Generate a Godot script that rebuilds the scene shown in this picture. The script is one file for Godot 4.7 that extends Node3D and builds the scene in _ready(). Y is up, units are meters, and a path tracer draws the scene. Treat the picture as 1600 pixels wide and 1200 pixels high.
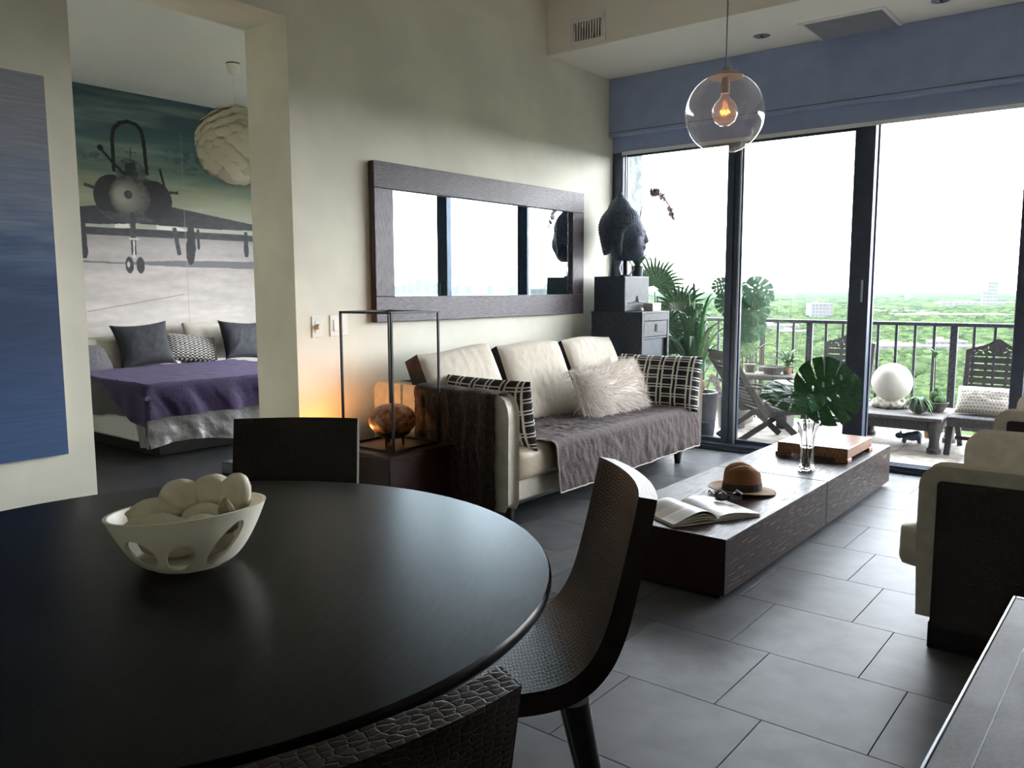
extends Node3D

const WZ := -3.8      # the plane of the mirror wall
const XW := 6.17      # the plane of the window wall
const FLAT := -1

var M := {}
var taken := {}
var rng := RandomNumberGenerator.new()

# ---------------------------------------------------------------- geometry collector
class Geo:
	var st := SurfaceTool.new()
	var next_group := 1

	func _init() -> void:
		st.begin(Mesh.PRIMITIVE_TRIANGLES)

	# adds a triangle soup, turned so that it faces away from `inside`
	func emit(v: PackedVector3Array, uv: PackedVector2Array, group: int, inside = null, col = null) -> void:
		if v.size() < 3:
			return
		var c := Vector3.ZERO
		if inside == null:
			for p in v:
				c += p
			c /= v.size()
		else:
			c = inside
		var vol := 0.0
		for i in range(0, v.size(), 3):
			vol += (v[i] - c).cross(v[i + 1] - c).dot(v[i + 2] - c)
		var flip := vol > 0.0
		st.set_smooth_group(group)
		if col != null:
			st.set_color(col)
		var has_uv := uv.size() == v.size()
		for i in range(0, v.size(), 3):
			var a := i + 2 if flip else i
			var b := i if flip else i + 2
			for k in [a, i + 1, b]:
				st.set_uv(uv[k] if has_uv else Vector2.ZERO)
				st.add_vertex(v[k])

	func box(c: Vector3, s: Vector3, bev := 0.0, b := Basis(), col = null) -> Geo:
		var h := s * 0.5
		bev = minf(bev, minf(h.x, minf(h.y, h.z)) * 0.95)
		var v := PackedVector3Array()
		var uv := PackedVector2Array()
		if bev <= 0.0:
			for ax in 3:
				for sg in [-1.0, 1.0]:
					var q := []
					for k in [[-1, -1], [1, -1], [1, 1], [-1, 1]]:
						var p := Vector3.ZERO
						p[ax] = sg * h[ax]
						p[(ax + 1) % 3] = k[0] * h[(ax + 1) % 3]
						p[(ax + 2) % 3] = k[1] * h[(ax + 2) % 3] * sg
						q.append(c + b * p)
					for k in [0, 1, 2, 0, 2, 3]:
						v.append(q[k])
						uv.append(Vector2([0, 1, 1, 0][k], [0, 0, 1, 1][k]))
			emit(v, uv, FLAT, null, col)
			return self
		var pt := func(sx: float, sy: float, sz: float, ax: int) -> Vector3:
			var p := Vector3(sx * (h.x - bev), sy * (h.y - bev), sz * (h.z - bev))
			p[ax] += bev * (sx if ax == 0 else sy if ax == 1 else sz)
			return c + b * p
		var quads := []
		for ax in 3:
			var u := (ax + 1) % 3
			var w := (ax + 2) % 3
			for sg in [-1.0, 1.0]:
				var q := []
				for k in [[-1.0, -1.0], [1.0, -1.0], [1.0, 1.0], [-1.0, 1.0]]:
					var s3 := Vector3.ZERO
					s3[ax] = sg
					s3[u] = k[0]
					s3[w] = k[1]
					q.append(pt.call(s3.x, s3.y, s3.z, ax))
				quads.append([q, b.x * (sg if ax == 0 else 0.0) + b.y * (sg if ax == 1 else 0.0) + b.z * (sg if ax == 2 else 0.0)])
			# edges parallel to ax
			for su in [-1.0, 1.0]:
				for sw in [-1.0, 1.0]:
					var q := []
					for k in [[-1.0, u], [1.0, u], [1.0, w], [-1.0, w]]:
						var s3 := Vector3.ZERO
						s3[ax] = k[0]
						s3[u] = su
						s3[w] = sw
						q.append(pt.call(s3.x, s3.y, s3.z, k[1]))
					var nn := Vector3.ZERO
					nn[u] = su
					nn[w] = sw
					quads.append([q, b * nn])
		for e in quads:
			var q: Array = e[0]
			var n: Vector3 = e[1]
			var order := [0, 1, 2, 0, 2, 3]
			if (q[1] - q[0]).cross(q[2] - q[0]).dot(n) > 0.0:
				order = [2, 1, 0, 3, 2, 0]
			for k in order:
				v.append(q[k])
				uv.append(Vector2([0, 1, 1, 0][k], [0, 0, 1, 1][k]))
		for sx in [-1.0, 1.0]:
			for sy in [-1.0, 1.0]:
				for sz in [-1.0, 1.0]:
					var q := [pt.call(sx, sy, sz, 0), pt.call(sx, sy, sz, 1), pt.call(sx, sy, sz, 2)]
					var n: Vector3 = b * Vector3(sx, sy, sz)
					if (q[1] - q[0]).cross(q[2] - q[0]).dot(n) > 0.0:
						q.reverse()
					for k in 3:
						v.append(q[k])
						uv.append(Vector2.ZERO)
		emit(v, uv, FLAT, null, col)
		return self

	# box with corners lo, hi
	func bb(lo: Vector3, hi: Vector3, bev := 0.0) -> Geo:
		return box((lo + hi) * 0.5, (hi - lo).abs(), bev)

	# bar with a rectangular section from a to b
	func bar(a: Vector3, b: Vector3, w: float, t: float, bev := 0.0, up := Vector3.UP) -> Geo:
		var y := (b - a).normalized()
		if absf(y.dot(up)) > 0.98:
			up = Vector3(0, 0, 1) if absf(y.z) < 0.9 else Vector3(1, 0, 0)
		var x := y.cross(up).normalized()
		return box((a + b) * 0.5, Vector3(w, a.distance_to(b), t), bev, Basis(x, y, x.cross(y).normalized()))

	func tube(pts: Array, rad, n := 8, col = null) -> Geo:
		var rings := []
		var up := Vector3(0.13, 0.97, 0.21).normalized()
		for i in pts.size():
			var d: Vector3 = (pts[mini(i + 1, pts.size() - 1)] - pts[maxi(i - 1, 0)]).normalized()
			if absf(d.dot(up)) > 0.95:
				up = Vector3(0.9, 0.1, 0.42).normalized()
			var x := d.cross(up).normalized()
			var y := x.cross(d).normalized()
			up = y
			var r: float = rad[i] if rad is Array else rad
			var ring := []
			for k in n:
				var a := TAU * k / n
				ring.append(pts[i] + (x * cos(a) + y * sin(a)) * r)
			rings.append(ring)
		var v := PackedVector3Array()
		var uv := PackedVector2Array()
		for i in rings.size() - 1:
			for k in n:
				var k2 := (k + 1) % n
				for e in [[i, k, 0], [i, k2, 1], [i + 1, k2, 1], [i, k, 0], [i + 1, k2, 1], [i + 1, k, 0]]:
					v.append(rings[e[0]][e[1]])
					uv.append(Vector2(float(k + e[2]) / n, float(e[0]) / (rings.size() - 1)))
		var nside := v.size()
		var cap := PackedVector3Array()
		for e in [[0, -1], [rings.size() - 1, 1]]:
			for k in n:
				var tri := [pts[e[0]], rings[e[0]][k], rings[e[0]][(k + 1) % n]]
				if e[1] < 0:
					tri.reverse()
				cap.append_array(PackedVector3Array(tri))
		next_group += 1
		emit_raw(v, uv, next_group, false, col)
		var axis: Vector3 = (pts[-1] - pts[-2])
		var last := cap.size() - 3
		var out_last := (cap[last + 1] - cap[last]).cross(cap[last + 2] - cap[last]).dot(axis) > 0.0
		emit_raw(cap, PackedVector2Array(), FLAT, out_last, col)
		return self

	func emit_raw(v: PackedVector3Array, uv: PackedVector2Array, group: int, flip: bool, col = null) -> void:
		st.set_smooth_group(group)
		if col != null:
			st.set_color(col)
		var has_uv := uv.size() == v.size()
		for i in range(0, v.size(), 3):
			for k in ([i + 2, i + 1, i] if flip else [i, i + 1, i + 2]):
				st.set_uv(uv[k] if has_uv else Vector2.ZERO)
				st.add_vertex(v[k])

	# profile of (radius, height) turned round the y axis through o; sharp corners stay sharp
	func lathe(prof: Array, n := 32, o := Vector3.ZERO, b := Basis(), sharp := 38.0, squash := Vector2.ONE, close := false) -> Geo:
		var segs := []
		var g := next_group + 1
		for i in prof.size() - 1:
			if i > 0:
				var d0: Vector2 = (prof[i] - prof[i - 1]).normalized()
				var d1: Vector2 = (prof[i + 1] - prof[i]).normalized()
				if absf(rad_to_deg(d0.angle_to(d1))) > sharp:
					g += 1
			segs.append(g)
		next_group = g + 1
		var vol := 0.0
		var groups := {}
		for i in prof.size() - 1:
			var p: Vector2 = prof[i]
			var q: Vector2 = prof[i + 1]
			if not groups.has(segs[i]):
				groups[segs[i]] = [PackedVector3Array(), PackedVector2Array()]
			var v: PackedVector3Array = groups[segs[i]][0]
			var uv: PackedVector2Array = groups[segs[i]][1]
			for k in n:
				var a0 := TAU * k / n
				var a1 := TAU * (k + 1) / n if k < n - 1 else 0.0
				var P := [Vector3(p.x * cos(a0) * squash.x, p.y, p.x * sin(a0) * squash.y), Vector3(p.x * cos(a1) * squash.x, p.y, p.x * sin(a1) * squash.y), Vector3(q.x * cos(a1) * squash.x, q.y, q.x * sin(a1) * squash.y), Vector3(q.x * cos(a0) * squash.x, q.y, q.x * sin(a0) * squash.y)]
				for tri in [[0, 1, 2], [0, 2, 3]]:
					if P[tri[0]].is_equal_approx(P[tri[1]]) or P[tri[1]].is_equal_approx(P[tri[2]]) or P[tri[0]].is_equal_approx(P[tri[2]]):
						continue
					vol += P[tri[0]].cross(P[tri[1]]).dot(P[tri[2]])
					for t in tri:
						v.append(o + b * P[t])
						uv.append(Vector2(float(k + (1 if t == 1 or t == 2 else 0)) / n, float(i + (1 if t > 1 else 0)) / (prof.size() - 1)))
			groups[segs[i]] = [v, uv]
		for k in groups:
			emit_raw(groups[k][0], groups[k][1], k, vol > 0.0)
		return self

	# surface through f(u, v); turned away from `inside`
	func grid(nu: int, nv: int, f: Callable, inside = null, group := -2) -> Geo:
		var P := []
		for j in nv + 1:
			var row := PackedVector3Array()
			for i in nu + 1:
				row.append(f.call(float(i) / nu, float(j) / nv))
			P.append(row)
		var v := PackedVector3Array()
		var uv := PackedVector2Array()
		for j in nv:
			for i in nu:
				for e in [[0, 0], [1, 0], [1, 1], [0, 0], [1, 1], [0, 1]]:
					v.append(P[j + e[1]][i + e[0]])
					uv.append(Vector2(float(i + e[0]) / nu, float(j + e[1]) / nv))
		if group == -2:
			next_group += 1
			group = next_group
		emit(v, uv, group, inside)
		return self

	# a sheet of cloth: two faces and a rim
	func sheet(nu: int, nv: int, f: Callable, th: float, side: Vector3) -> Geo:
		var P := []
		for j in nv + 1:
			var row := []
			for i in nu + 1:
				row.append(f.call(float(i) / nu, float(j) / nv))
			P.append(row)
		var N := []
		for j in nv + 1:
			var row := []
			for i in nu + 1:
				var du: Vector3 = P[j][mini(i + 1, nu)] - P[j][maxi(i - 1, 0)]
				var dv: Vector3 = P[mini(j + 1, nv)][i] - P[maxi(j - 1, 0)][i]
				row.append(du.cross(dv).normalized())
			N.append(row)
		var mid: Vector3 = N[nv / 2][nu / 2]
		var turn := 1.0 if mid.dot(side) > 0.0 else -1.0
		var top := PackedVector3Array()
		var bot := PackedVector3Array()
		var uv := PackedVector2Array()
		for j in nv:
			for i in nu:
				for e in [[0, 0], [1, 0], [1, 1], [0, 0], [1, 1], [0, 1]]:
					var p: Vector3 = P[j + e[1]][i + e[0]]
					var n: Vector3 = N[j + e[1]][i + e[0]] * turn * th * 0.5
					top.append(p + n)
					bot.append(p - n)
					uv.append(Vector2(float(i + e[0]) / nu, float(j + e[1]) / nv))
		next_group += 2
		emit_raw(top, uv, next_group, turn > 0.0)
		emit_raw(bot, uv, next_group + 1, turn < 0.0)
		next_group += 1
		var rim := PackedVector3Array()
		var ruv := PackedVector2Array()
		var loop := []
		for i in nu:
			loop.append([0, i])
		for j in nv:
			loop.append([j, nu])
		for i in nu:
			loop.append([nv, nu - i])
		for j in nv:
			loop.append([nv - j, 0])
		for k in loop.size():
			var a: Array = loop[k]
			var b: Array = loop[(k + 1) % loop.size()]
			var na: Vector3 = N[a[0]][a[1]] * turn * th * 0.5
			var nb: Vector3 = N[b[0]][b[1]] * turn * th * 0.5
			var pa: Vector3 = P[a[0]][a[1]]
			var pb: Vector3 = P[b[0]][b[1]]
			for q in [pa + na, pb + nb, pb - nb, pa + na, pb - nb, pa - na]:
				rim.append(q)
				ruv.append(Vector2(float(a[1]) / nu, float(a[0]) / nv))
		emit_raw(rim, ruv, FLAT, turn < 0.0)
		return self

	# polygon in the x-y plane of b, drawn out along its z from o
	func prism(poly: PackedVector2Array, depth: float, o := Vector3.ZERO, b := Basis()) -> Geo:
		var idx := Geometry2D.triangulate_polygon(poly)
		var v := PackedVector3Array()
		var ccw := not Geometry2D.is_polygon_clockwise(poly)
		for k in range(0, idx.size(), 3):
			var t := [poly[idx[k]], poly[idx[k + 1]], poly[idx[k + 2]]]
			if (t[1] - t[0]).cross(t[2] - t[0]) < 0.0:
				t.reverse()
			# counter-clockwise seen from +z; the front at z = depth runs clockwise
			for q in [t[2], t[1], t[0]]:
				v.append(o + b * Vector3(q.x, q.y, depth))
			for q in [t[0], t[1], t[2]]:
				v.append(o + b * Vector3(q.x, q.y, 0))
		for i in poly.size():
			var p := poly[i]
			var q := poly[(i + 1) % poly.size()]
			if not ccw:
				var s := p
				p = q
				q = s
			var A := o + b * Vector3(p.x, p.y, 0)
			var B := o + b * Vector3(q.x, q.y, 0)
			var C := o + b * Vector3(q.x, q.y, depth)
			var D := o + b * Vector3(p.x, p.y, depth)
			for e in [C, B, A, D, C, A]:
				v.append(e)
		emit_raw(v, PackedVector2Array(), FLAT, b.determinant() < 0.0)
		return self

	# the part of a surface where inside(u, v) > 0, as a plate; map(u, v, side) with side +1 or -1
	func cut(nu: int, nv: int, inside: Callable, map: Callable, close_u := false) -> Geo:
		var val := []
		for j in nv + 1:
			var row := PackedFloat32Array()
			for i in nu + 1:
				row.append(inside.call(float(i) / nu, float(j) / nv))
			val.append(row)
		var top := PackedVector3Array()
		var bot := PackedVector3Array()
		var rim := PackedVector3Array()
		var uv := PackedVector2Array()
		for j in nv:
			for i in nu:
				var c := [[i, j], [i + 1, j], [i + 1, j + 1], [i, j + 1]]
				var poly := []
				var edge := []
				for k in 4:
					var a: Array = c[k]
					var b: Array = c[(k + 1) % 4]
					var fa: float = val[a[1]][a[0]]
					var fb: float = val[b[1]][b[0]]
					if fa > 0.0:
						poly.append(Vector2(float(a[0]) / nu, float(a[1]) / nv))
						edge.append((a[0] in [0, nu] and not close_u) or a[1] in [0, nv])
					if (fa > 0.0) != (fb > 0.0):
						var t := fa / (fa - fb)
						poly.append(Vector2(lerpf(a[0], b[0], t) / nu, lerpf(a[1], b[1], t) / nv))
						edge.append(true)
				if poly.size() < 3:
					continue
				var T := []
				var U := []
				for p in poly:
					T.append(map.call(p.x, p.y, 1.0))
					U.append(map.call(p.x, p.y, -1.0))
				for k in range(1, poly.size() - 1):
					for q in [0, k, k + 1]:
						top.append(T[q])
						uv.append(poly[q])
					for q in [0, k + 1, k]:
						bot.append(U[q])
				for k in poly.size():
					var k2 := (k + 1) % poly.size()
					if edge[k] and edge[k2]:
						var d: Vector2 = poly[k2] - poly[k]
						var on_line := false
						# an edge inside the plate is shared by two cells
						var m: Vector2 = (poly[k] + poly[k2]) * 0.5
						var border := m.x < 1e-6 or m.x > 1.0 - 1e-6
						if close_u:
							border = false
						if m.y < 1e-6 or m.y > 1.0 - 1e-6:
							border = true
						var fx := fposmod(m.x * nu, 1.0)
						var fy := fposmod(m.y * nv, 1.0)
						if (absf(d.x) < 1e-9 and minf(fx, 1.0 - fx) < 1e-4) or (absf(d.y) < 1e-9 and minf(fy, 1.0 - fy) < 1e-4):
							on_line = true
						if on_line and not border:
							continue
						for q in [T[k], U[k], U[k2], T[k], U[k2], T[k2]]:
							rim.append(q)
		# which way does the top face?
		if top.is_empty():
			return self
		var want: Vector3 = Vector3.ZERO
		var have: Vector3 = Vector3.ZERO
		for k in range(0, mini(top.size(), 3000), 3):
			want = top[k] - bot[k]
			have += (top[k + 1] - top[k]).cross(top[k + 2] - top[k]) * signf(1.0)
			if k == 0:
				have = (top[1] - top[0]).cross(top[2] - top[0])
				break
		var flip := have.dot(want) > 0.0
		next_group += 3
		emit_raw(top, uv, next_group, flip)
		emit_raw(bot, uv, next_group + 1, flip)
		emit_raw(rim, PackedVector2Array(), FLAT, flip)
		next_group += 1
		return self

	# surface nets of f < 0
	func nets(lo: Vector3, hi: Vector3, cell: float, f: Callable, xf := Transform3D(), group := -2) -> Geo:
		var n := Vector3i(((hi - lo) / cell).ceil()) + Vector3i.ONE
		var val := PackedFloat32Array()
		val.resize(n.x * n.y * n.z)
		var o := 0
		for z in n.z:
			for y in n.y:
				for x in n.x:
					val[o] = f.call(lo + Vector3(x, y, z) * cell)
					o += 1
		var sx := 1
		var sy := n.x
		var sz := n.x * n.y
		var at := {}
		var corner := [0, sx, sy, sx + sy, sz, sx + sz, sy + sz, sx + sy + sz]
		var edges := [[0, 1], [2, 3], [4, 5], [6, 7], [0, 2], [1, 3], [4, 6], [5, 7], [0, 4], [1, 5], [2, 6], [3, 7]]
		for z in n.z - 1:
			for y in n.y - 1:
				for x in n.x - 1:
					var b := x + y * sy + z * sz
					var first := val[b] < 0.0
					var mixed := false
					for k in range(1, 8):
						if (val[b + corner[k]] < 0.0) != first:
							mixed = true
							break
					if not mixed:
						continue
					var p := Vector3.ZERO
					var m := 0
					for e in edges:
						var fa := val[b + corner[e[0]]]
						var fb := val[b + corner[e[1]]]
						if (fa < 0.0) != (fb < 0.0):
							var t := fa / (fa - fb)
							var pa := Vector3(e[0] & 1, (e[0] >> 1) & 1, (e[0] >> 2) & 1)
							var pb := Vector3(e[1] & 1, (e[1] >> 1) & 1, (e[1] >> 2) & 1)
							p += pa.lerp(pb, t)
							m += 1
					at[b] = xf * (lo + (Vector3(x, y, z) + p / m) * cell)
		var v := PackedVector3Array()
		for b in at:
			var x: int = b % n.x
			var y: int = (b / sy) % n.y
			var z: int = b / sz
			for ax in 3:
				var step: int = [sx, sy, sz][ax]
				var u: int = [sy, sz, sx][ax]
				var w: int = [sz, sx, sy][ax]
				if [y, z, x][ax] == 0 or [z, x, y][ax] == 0:
					continue
				var fa := val[b]
				var fb := val[b + step]
				if (fa < 0.0) == (fb < 0.0):
					continue
				var q := [b - u - w, b - w, b, b - u]
				var ok := true
				for k in q:
					if not at.has(k):
						ok = false
				if not ok:
					continue
				if fa < 0.0:
					q.reverse()
				for k in [0, 1, 2, 0, 2, 3]:
					v.append(at[q[k]])
		if group == -2:
			next_group += 1
			group = next_group
		emit(v, PackedVector2Array(), group)
		return self

	func mesh() -> ArrayMesh:
		st.generate_normals()
		st.index()
		return st.commit()

# ---------------------------------------------------------------- scene helpers
func numbered(n: String) -> String:
	var k: int = taken.get(n, 0)
	taken[n] = k + 1
	return n if k == 0 else "%s_%03d" % [n, k]

func tag(o: Node, label: String, category := "", group := "", kind := "") -> Node:
	o.set_meta("label", label)
	if category:
		o.set_meta("category", category)
	if group:
		o.set_meta("group", group)
	if kind:
		o.set_meta("kind", kind)
	return o

func thing(n: String, label: String, category: String, at := Vector3.ZERO, turn := 0.0, group := "") -> Node3D:
	var o := Node3D.new()
	o.name = numbered(n)
	add_child(o, true)
	o.position = at
	o.rotation.y = turn
	tag(o, label, category, group)
	return o

func put(n: String, m, mat: Material, parent: Node = null, at := Vector3.ZERO) -> MeshInstance3D:
	var o := MeshInstance3D.new()
	o.mesh = m.mesh() if m is Geo else m
	o.material_override = mat
	o.position = at
	if parent == null:
		o.name = numbered(n)
		add_child(o, true)
	else:
		o.name = n
		parent.add_child(o, true)
	return o

func solid(n: String, m, mat: Material, label: String, category: String, group := "") -> MeshInstance3D:
	var o := put(n, m, mat)
	tag(o, label, category, group)
	return o

func structure(n: String, m, mat: Material, label: String, category: String) -> MeshInstance3D:
	var o := put(n, m, mat)
	tag(o, label, category, "", "structure")
	return o

func V(x: float, y: float, z: float) -> Vector3:
	return Vector3(x, y, z)

func smin(a: float, b: float, k: float) -> float:
	var h := clampf(0.5 + 0.5 * (b - a) / k, 0.0, 1.0)
	return lerpf(b, a, h) - k * h * (1.0 - h)

func ell(p: Vector3, c: Vector3, r: Vector3) -> float:
	var q := (p - c) / r
	var l := q.length()
	return (l - 1.0) * l / maxf((q / r).length(), 1e-6)

func capsule(p: Vector3, a: Vector3, b: Vector3, ra: float, rb: float) -> float:
	var ab := b - a
	var t := clampf((p - a).dot(ab) / ab.length_squared(), 0.0, 1.0)
	return p.distance_to(a + ab * t) - lerpf(ra, rb, t)

func bez(a: Vector3, b: Vector3, c: Vector3, n: int) -> Array:
	var out := []
	for i in n + 1:
		var t := float(i) / n
		out.append(a.lerp(b, t).lerp(b.lerp(c, t), t))
	return out

func C8(r: int, g: int, b: int) -> Color:
	return Color(r / 255.0, g / 255.0, b / 255.0)

# ---------------------------------------------------------------- materials
func fnl(seed_: int, freq: float, kind := FastNoiseLite.TYPE_SIMPLEX_SMOOTH, oct := 4) -> FastNoiseLite:
	var n := FastNoiseLite.new()
	n.seed = seed_
	n.frequency = freq
	n.noise_type = kind
	n.fractal_octaves = oct
	if oct <= 1:
		n.fractal_type = FastNoiseLite.FRACTAL_NONE
	return n

func ramp(stops: Array) -> Gradient:
	var g := Gradient.new()
	var off := PackedFloat32Array()
	var col := PackedColorArray()
	for s in stops:
		off.append(s[0])
		col.append(s[1])
	g.offsets = off
	g.colors = col
	return g

func ntex(noise: FastNoiseLite, size := 256, g: Gradient = null) -> NoiseTexture2D:
	var t := NoiseTexture2D.new()
	t.width = size
	t.height = size
	t.seamless = true
	t.noise = noise
	t.generate_mipmaps = false
	if g:
		t.color_ramp = g
	return t

func mat(n: String, col: Color, rough := 0.6, metal := 0.0) -> StandardMaterial3D:
	var m := StandardMaterial3D.new()
	m.resource_name = n
	m.albedo_color = col
	m.roughness = rough
	m.metallic = metal
	M[n] = m
	return m

func tri(m: StandardMaterial3D, scale: Vector3, world := false) -> StandardMaterial3D:
	m.uv1_triplanar = true
	m.uv1_world_triplanar = world
	m.uv1_scale = scale
	return m

func bump(m: StandardMaterial3D, t: Texture2D, cm: float) -> StandardMaterial3D:
	m.heightmap_enabled = true
	m.heightmap_texture = t
	m.heightmap_scale = cm
	return m

# a tone pattern around white, to multiply with the colour
func tones(seed_: int, freq: float, lo: float, hi: float, size := 256, oct := 4) -> NoiseTexture2D:
	return ntex(fnl(seed_, freq, FastNoiseLite.TYPE_SIMPLEX_SMOOTH, oct), size, ramp([[0.25, Color(lo, lo, lo)], [0.75, Color(hi, hi, hi)]]))

func fill_poly(img: Image, pts: Array, c: Color, ox: float, oy: float, s: float) -> void:
	# pts in metres, y up; scanline fill
	var P := []
	for p in pts:
		P.append(Vector2((p[0] - ox) * s, img.get_height() - (p[1] - oy) * s))
	var y0 := 1e9
	var y1 := -1e9
	for p in P:
		y0 = minf(y0, p.y)
		y1 = maxf(y1, p.y)
	for y in range(maxi(0, int(y0)), mini(img.get_height() - 1, int(y1) + 1) + 1):
		var yy := y + 0.5
		var xs := []
		for i in P.size():
			var a: Vector2 = P[i]
			var b: Vector2 = P[(i + 1) % P.size()]
			if (a.y <= yy) != (b.y <= yy):
				xs.append(a.x + (yy - a.y) / (b.y - a.y) * (b.x - a.x))
		xs.sort()
		for k in range(0, xs.size() - 1, 2):
			var xa := maxi(0, roundi(xs[k]))
			var xb := mini(img.get_width(), roundi(xs[k + 1]))
			if xb > xa:
				img.fill_rect(Rect2i(xa, y, xb - xa, 1), c)

func oval(cx: float, cy: float, rx: float, ry: float, n := 40) -> Array:
	var out := []
	for i in n:
		out.append([cx + cos(TAU * i / n) * rx, cy + sin(TAU * i / n) * ry])
	return out

func stroke(img: Image, pts: Array, w: float, c: Color, ox: float, oy: float, s: float) -> void:
	for i in pts.size() - 1:
		var a := Vector2(pts[i][0], pts[i][1])
		var b := Vector2(pts[i + 1][0], pts[i + 1][1])
		var d := (b - a).normalized()
		var n := Vector2(-d.y, d.x) * w * 0.5
		a -= d * w * 0.3
		b += d * w * 0.3
		fill_poly(img, [[a.x + n.x, a.y + n.y], [b.x + n.x, b.y + n.y], [b.x - n.x, b.y - n.y], [a.x - n.x, a.y - n.y]], c, ox, oy, s)

# ---------------------------------------------------------------- the scene
func _ready() -> void:
	rng.seed = 7
	camera_and_light()
	materials()
	shell()
	window_wall()
	balcony_shell()
	outdoors()
	dining()
	sofa_group()
	coffee_group()
	armchairs()
	corner_group()
	wall_things()
	bedroom()
	balcony_things()
	balcony_plants()

func camera_and_light() -> void:
	var cam := Camera3D.new()
	cam.name = "camera"
	add_child(cam)
	cam.fov = 50.46
	cam.near = 0.05
	cam.far = 40000.0
	var yaw := deg_to_rad(51.464)
	var pitch := deg_to_rad(6.638)
	var f := V(sin(yaw) * cos(pitch), -sin(pitch), -cos(yaw) * cos(pitch))
	cam.look_at_from_position(V(0, 1.3, 0), V(0, 1.3, 0) + f, Vector3.UP)
	cam.rotate_object_local(Vector3(0, 0, 1), deg_to_rad(-0.15))
	cam.current = true
	var sky := ProceduralSkyMaterial.new()       # an evenly overcast sky
	sky.sky_top_color = Color(0.88, 0.92, 0.96)
	sky.sky_horizon_color = Color(0.985, 0.99, 1.0)
	sky.ground_horizon_color = Color(0.80, 0.86, 0.88)
	sky.ground_bottom_color = Color(0.35, 0.42, 0.38)
	sky.sky_energy_multiplier = 1.0
	sky.ground_energy_multiplier = 1.0
	sky.sky_curve = 0.2
	var env := Environment.new()
	env.background_mode = Environment.BG_SKY
	env.sky = Sky.new()
	env.sky.sky_material = sky
	env.tonemap_mode = Environment.TONE_MAPPER_LINEAR
	env.tonemap_exposure = 25.0
	env.sdfgi_enabled = true
	env.ssao_enabled = true
	env.ssil_enabled = true
	env.volumetric_fog_enabled = true            # thin haze of the air, seen only over the far land
	env.volumetric_fog_density = 0.00001
	env.volumetric_fog_albedo = Color(0.84, 0.94, 1.0)
	var we := WorldEnvironment.new()
	we.name = "world_environment"
	we.environment = env
	add_child(we)

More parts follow.
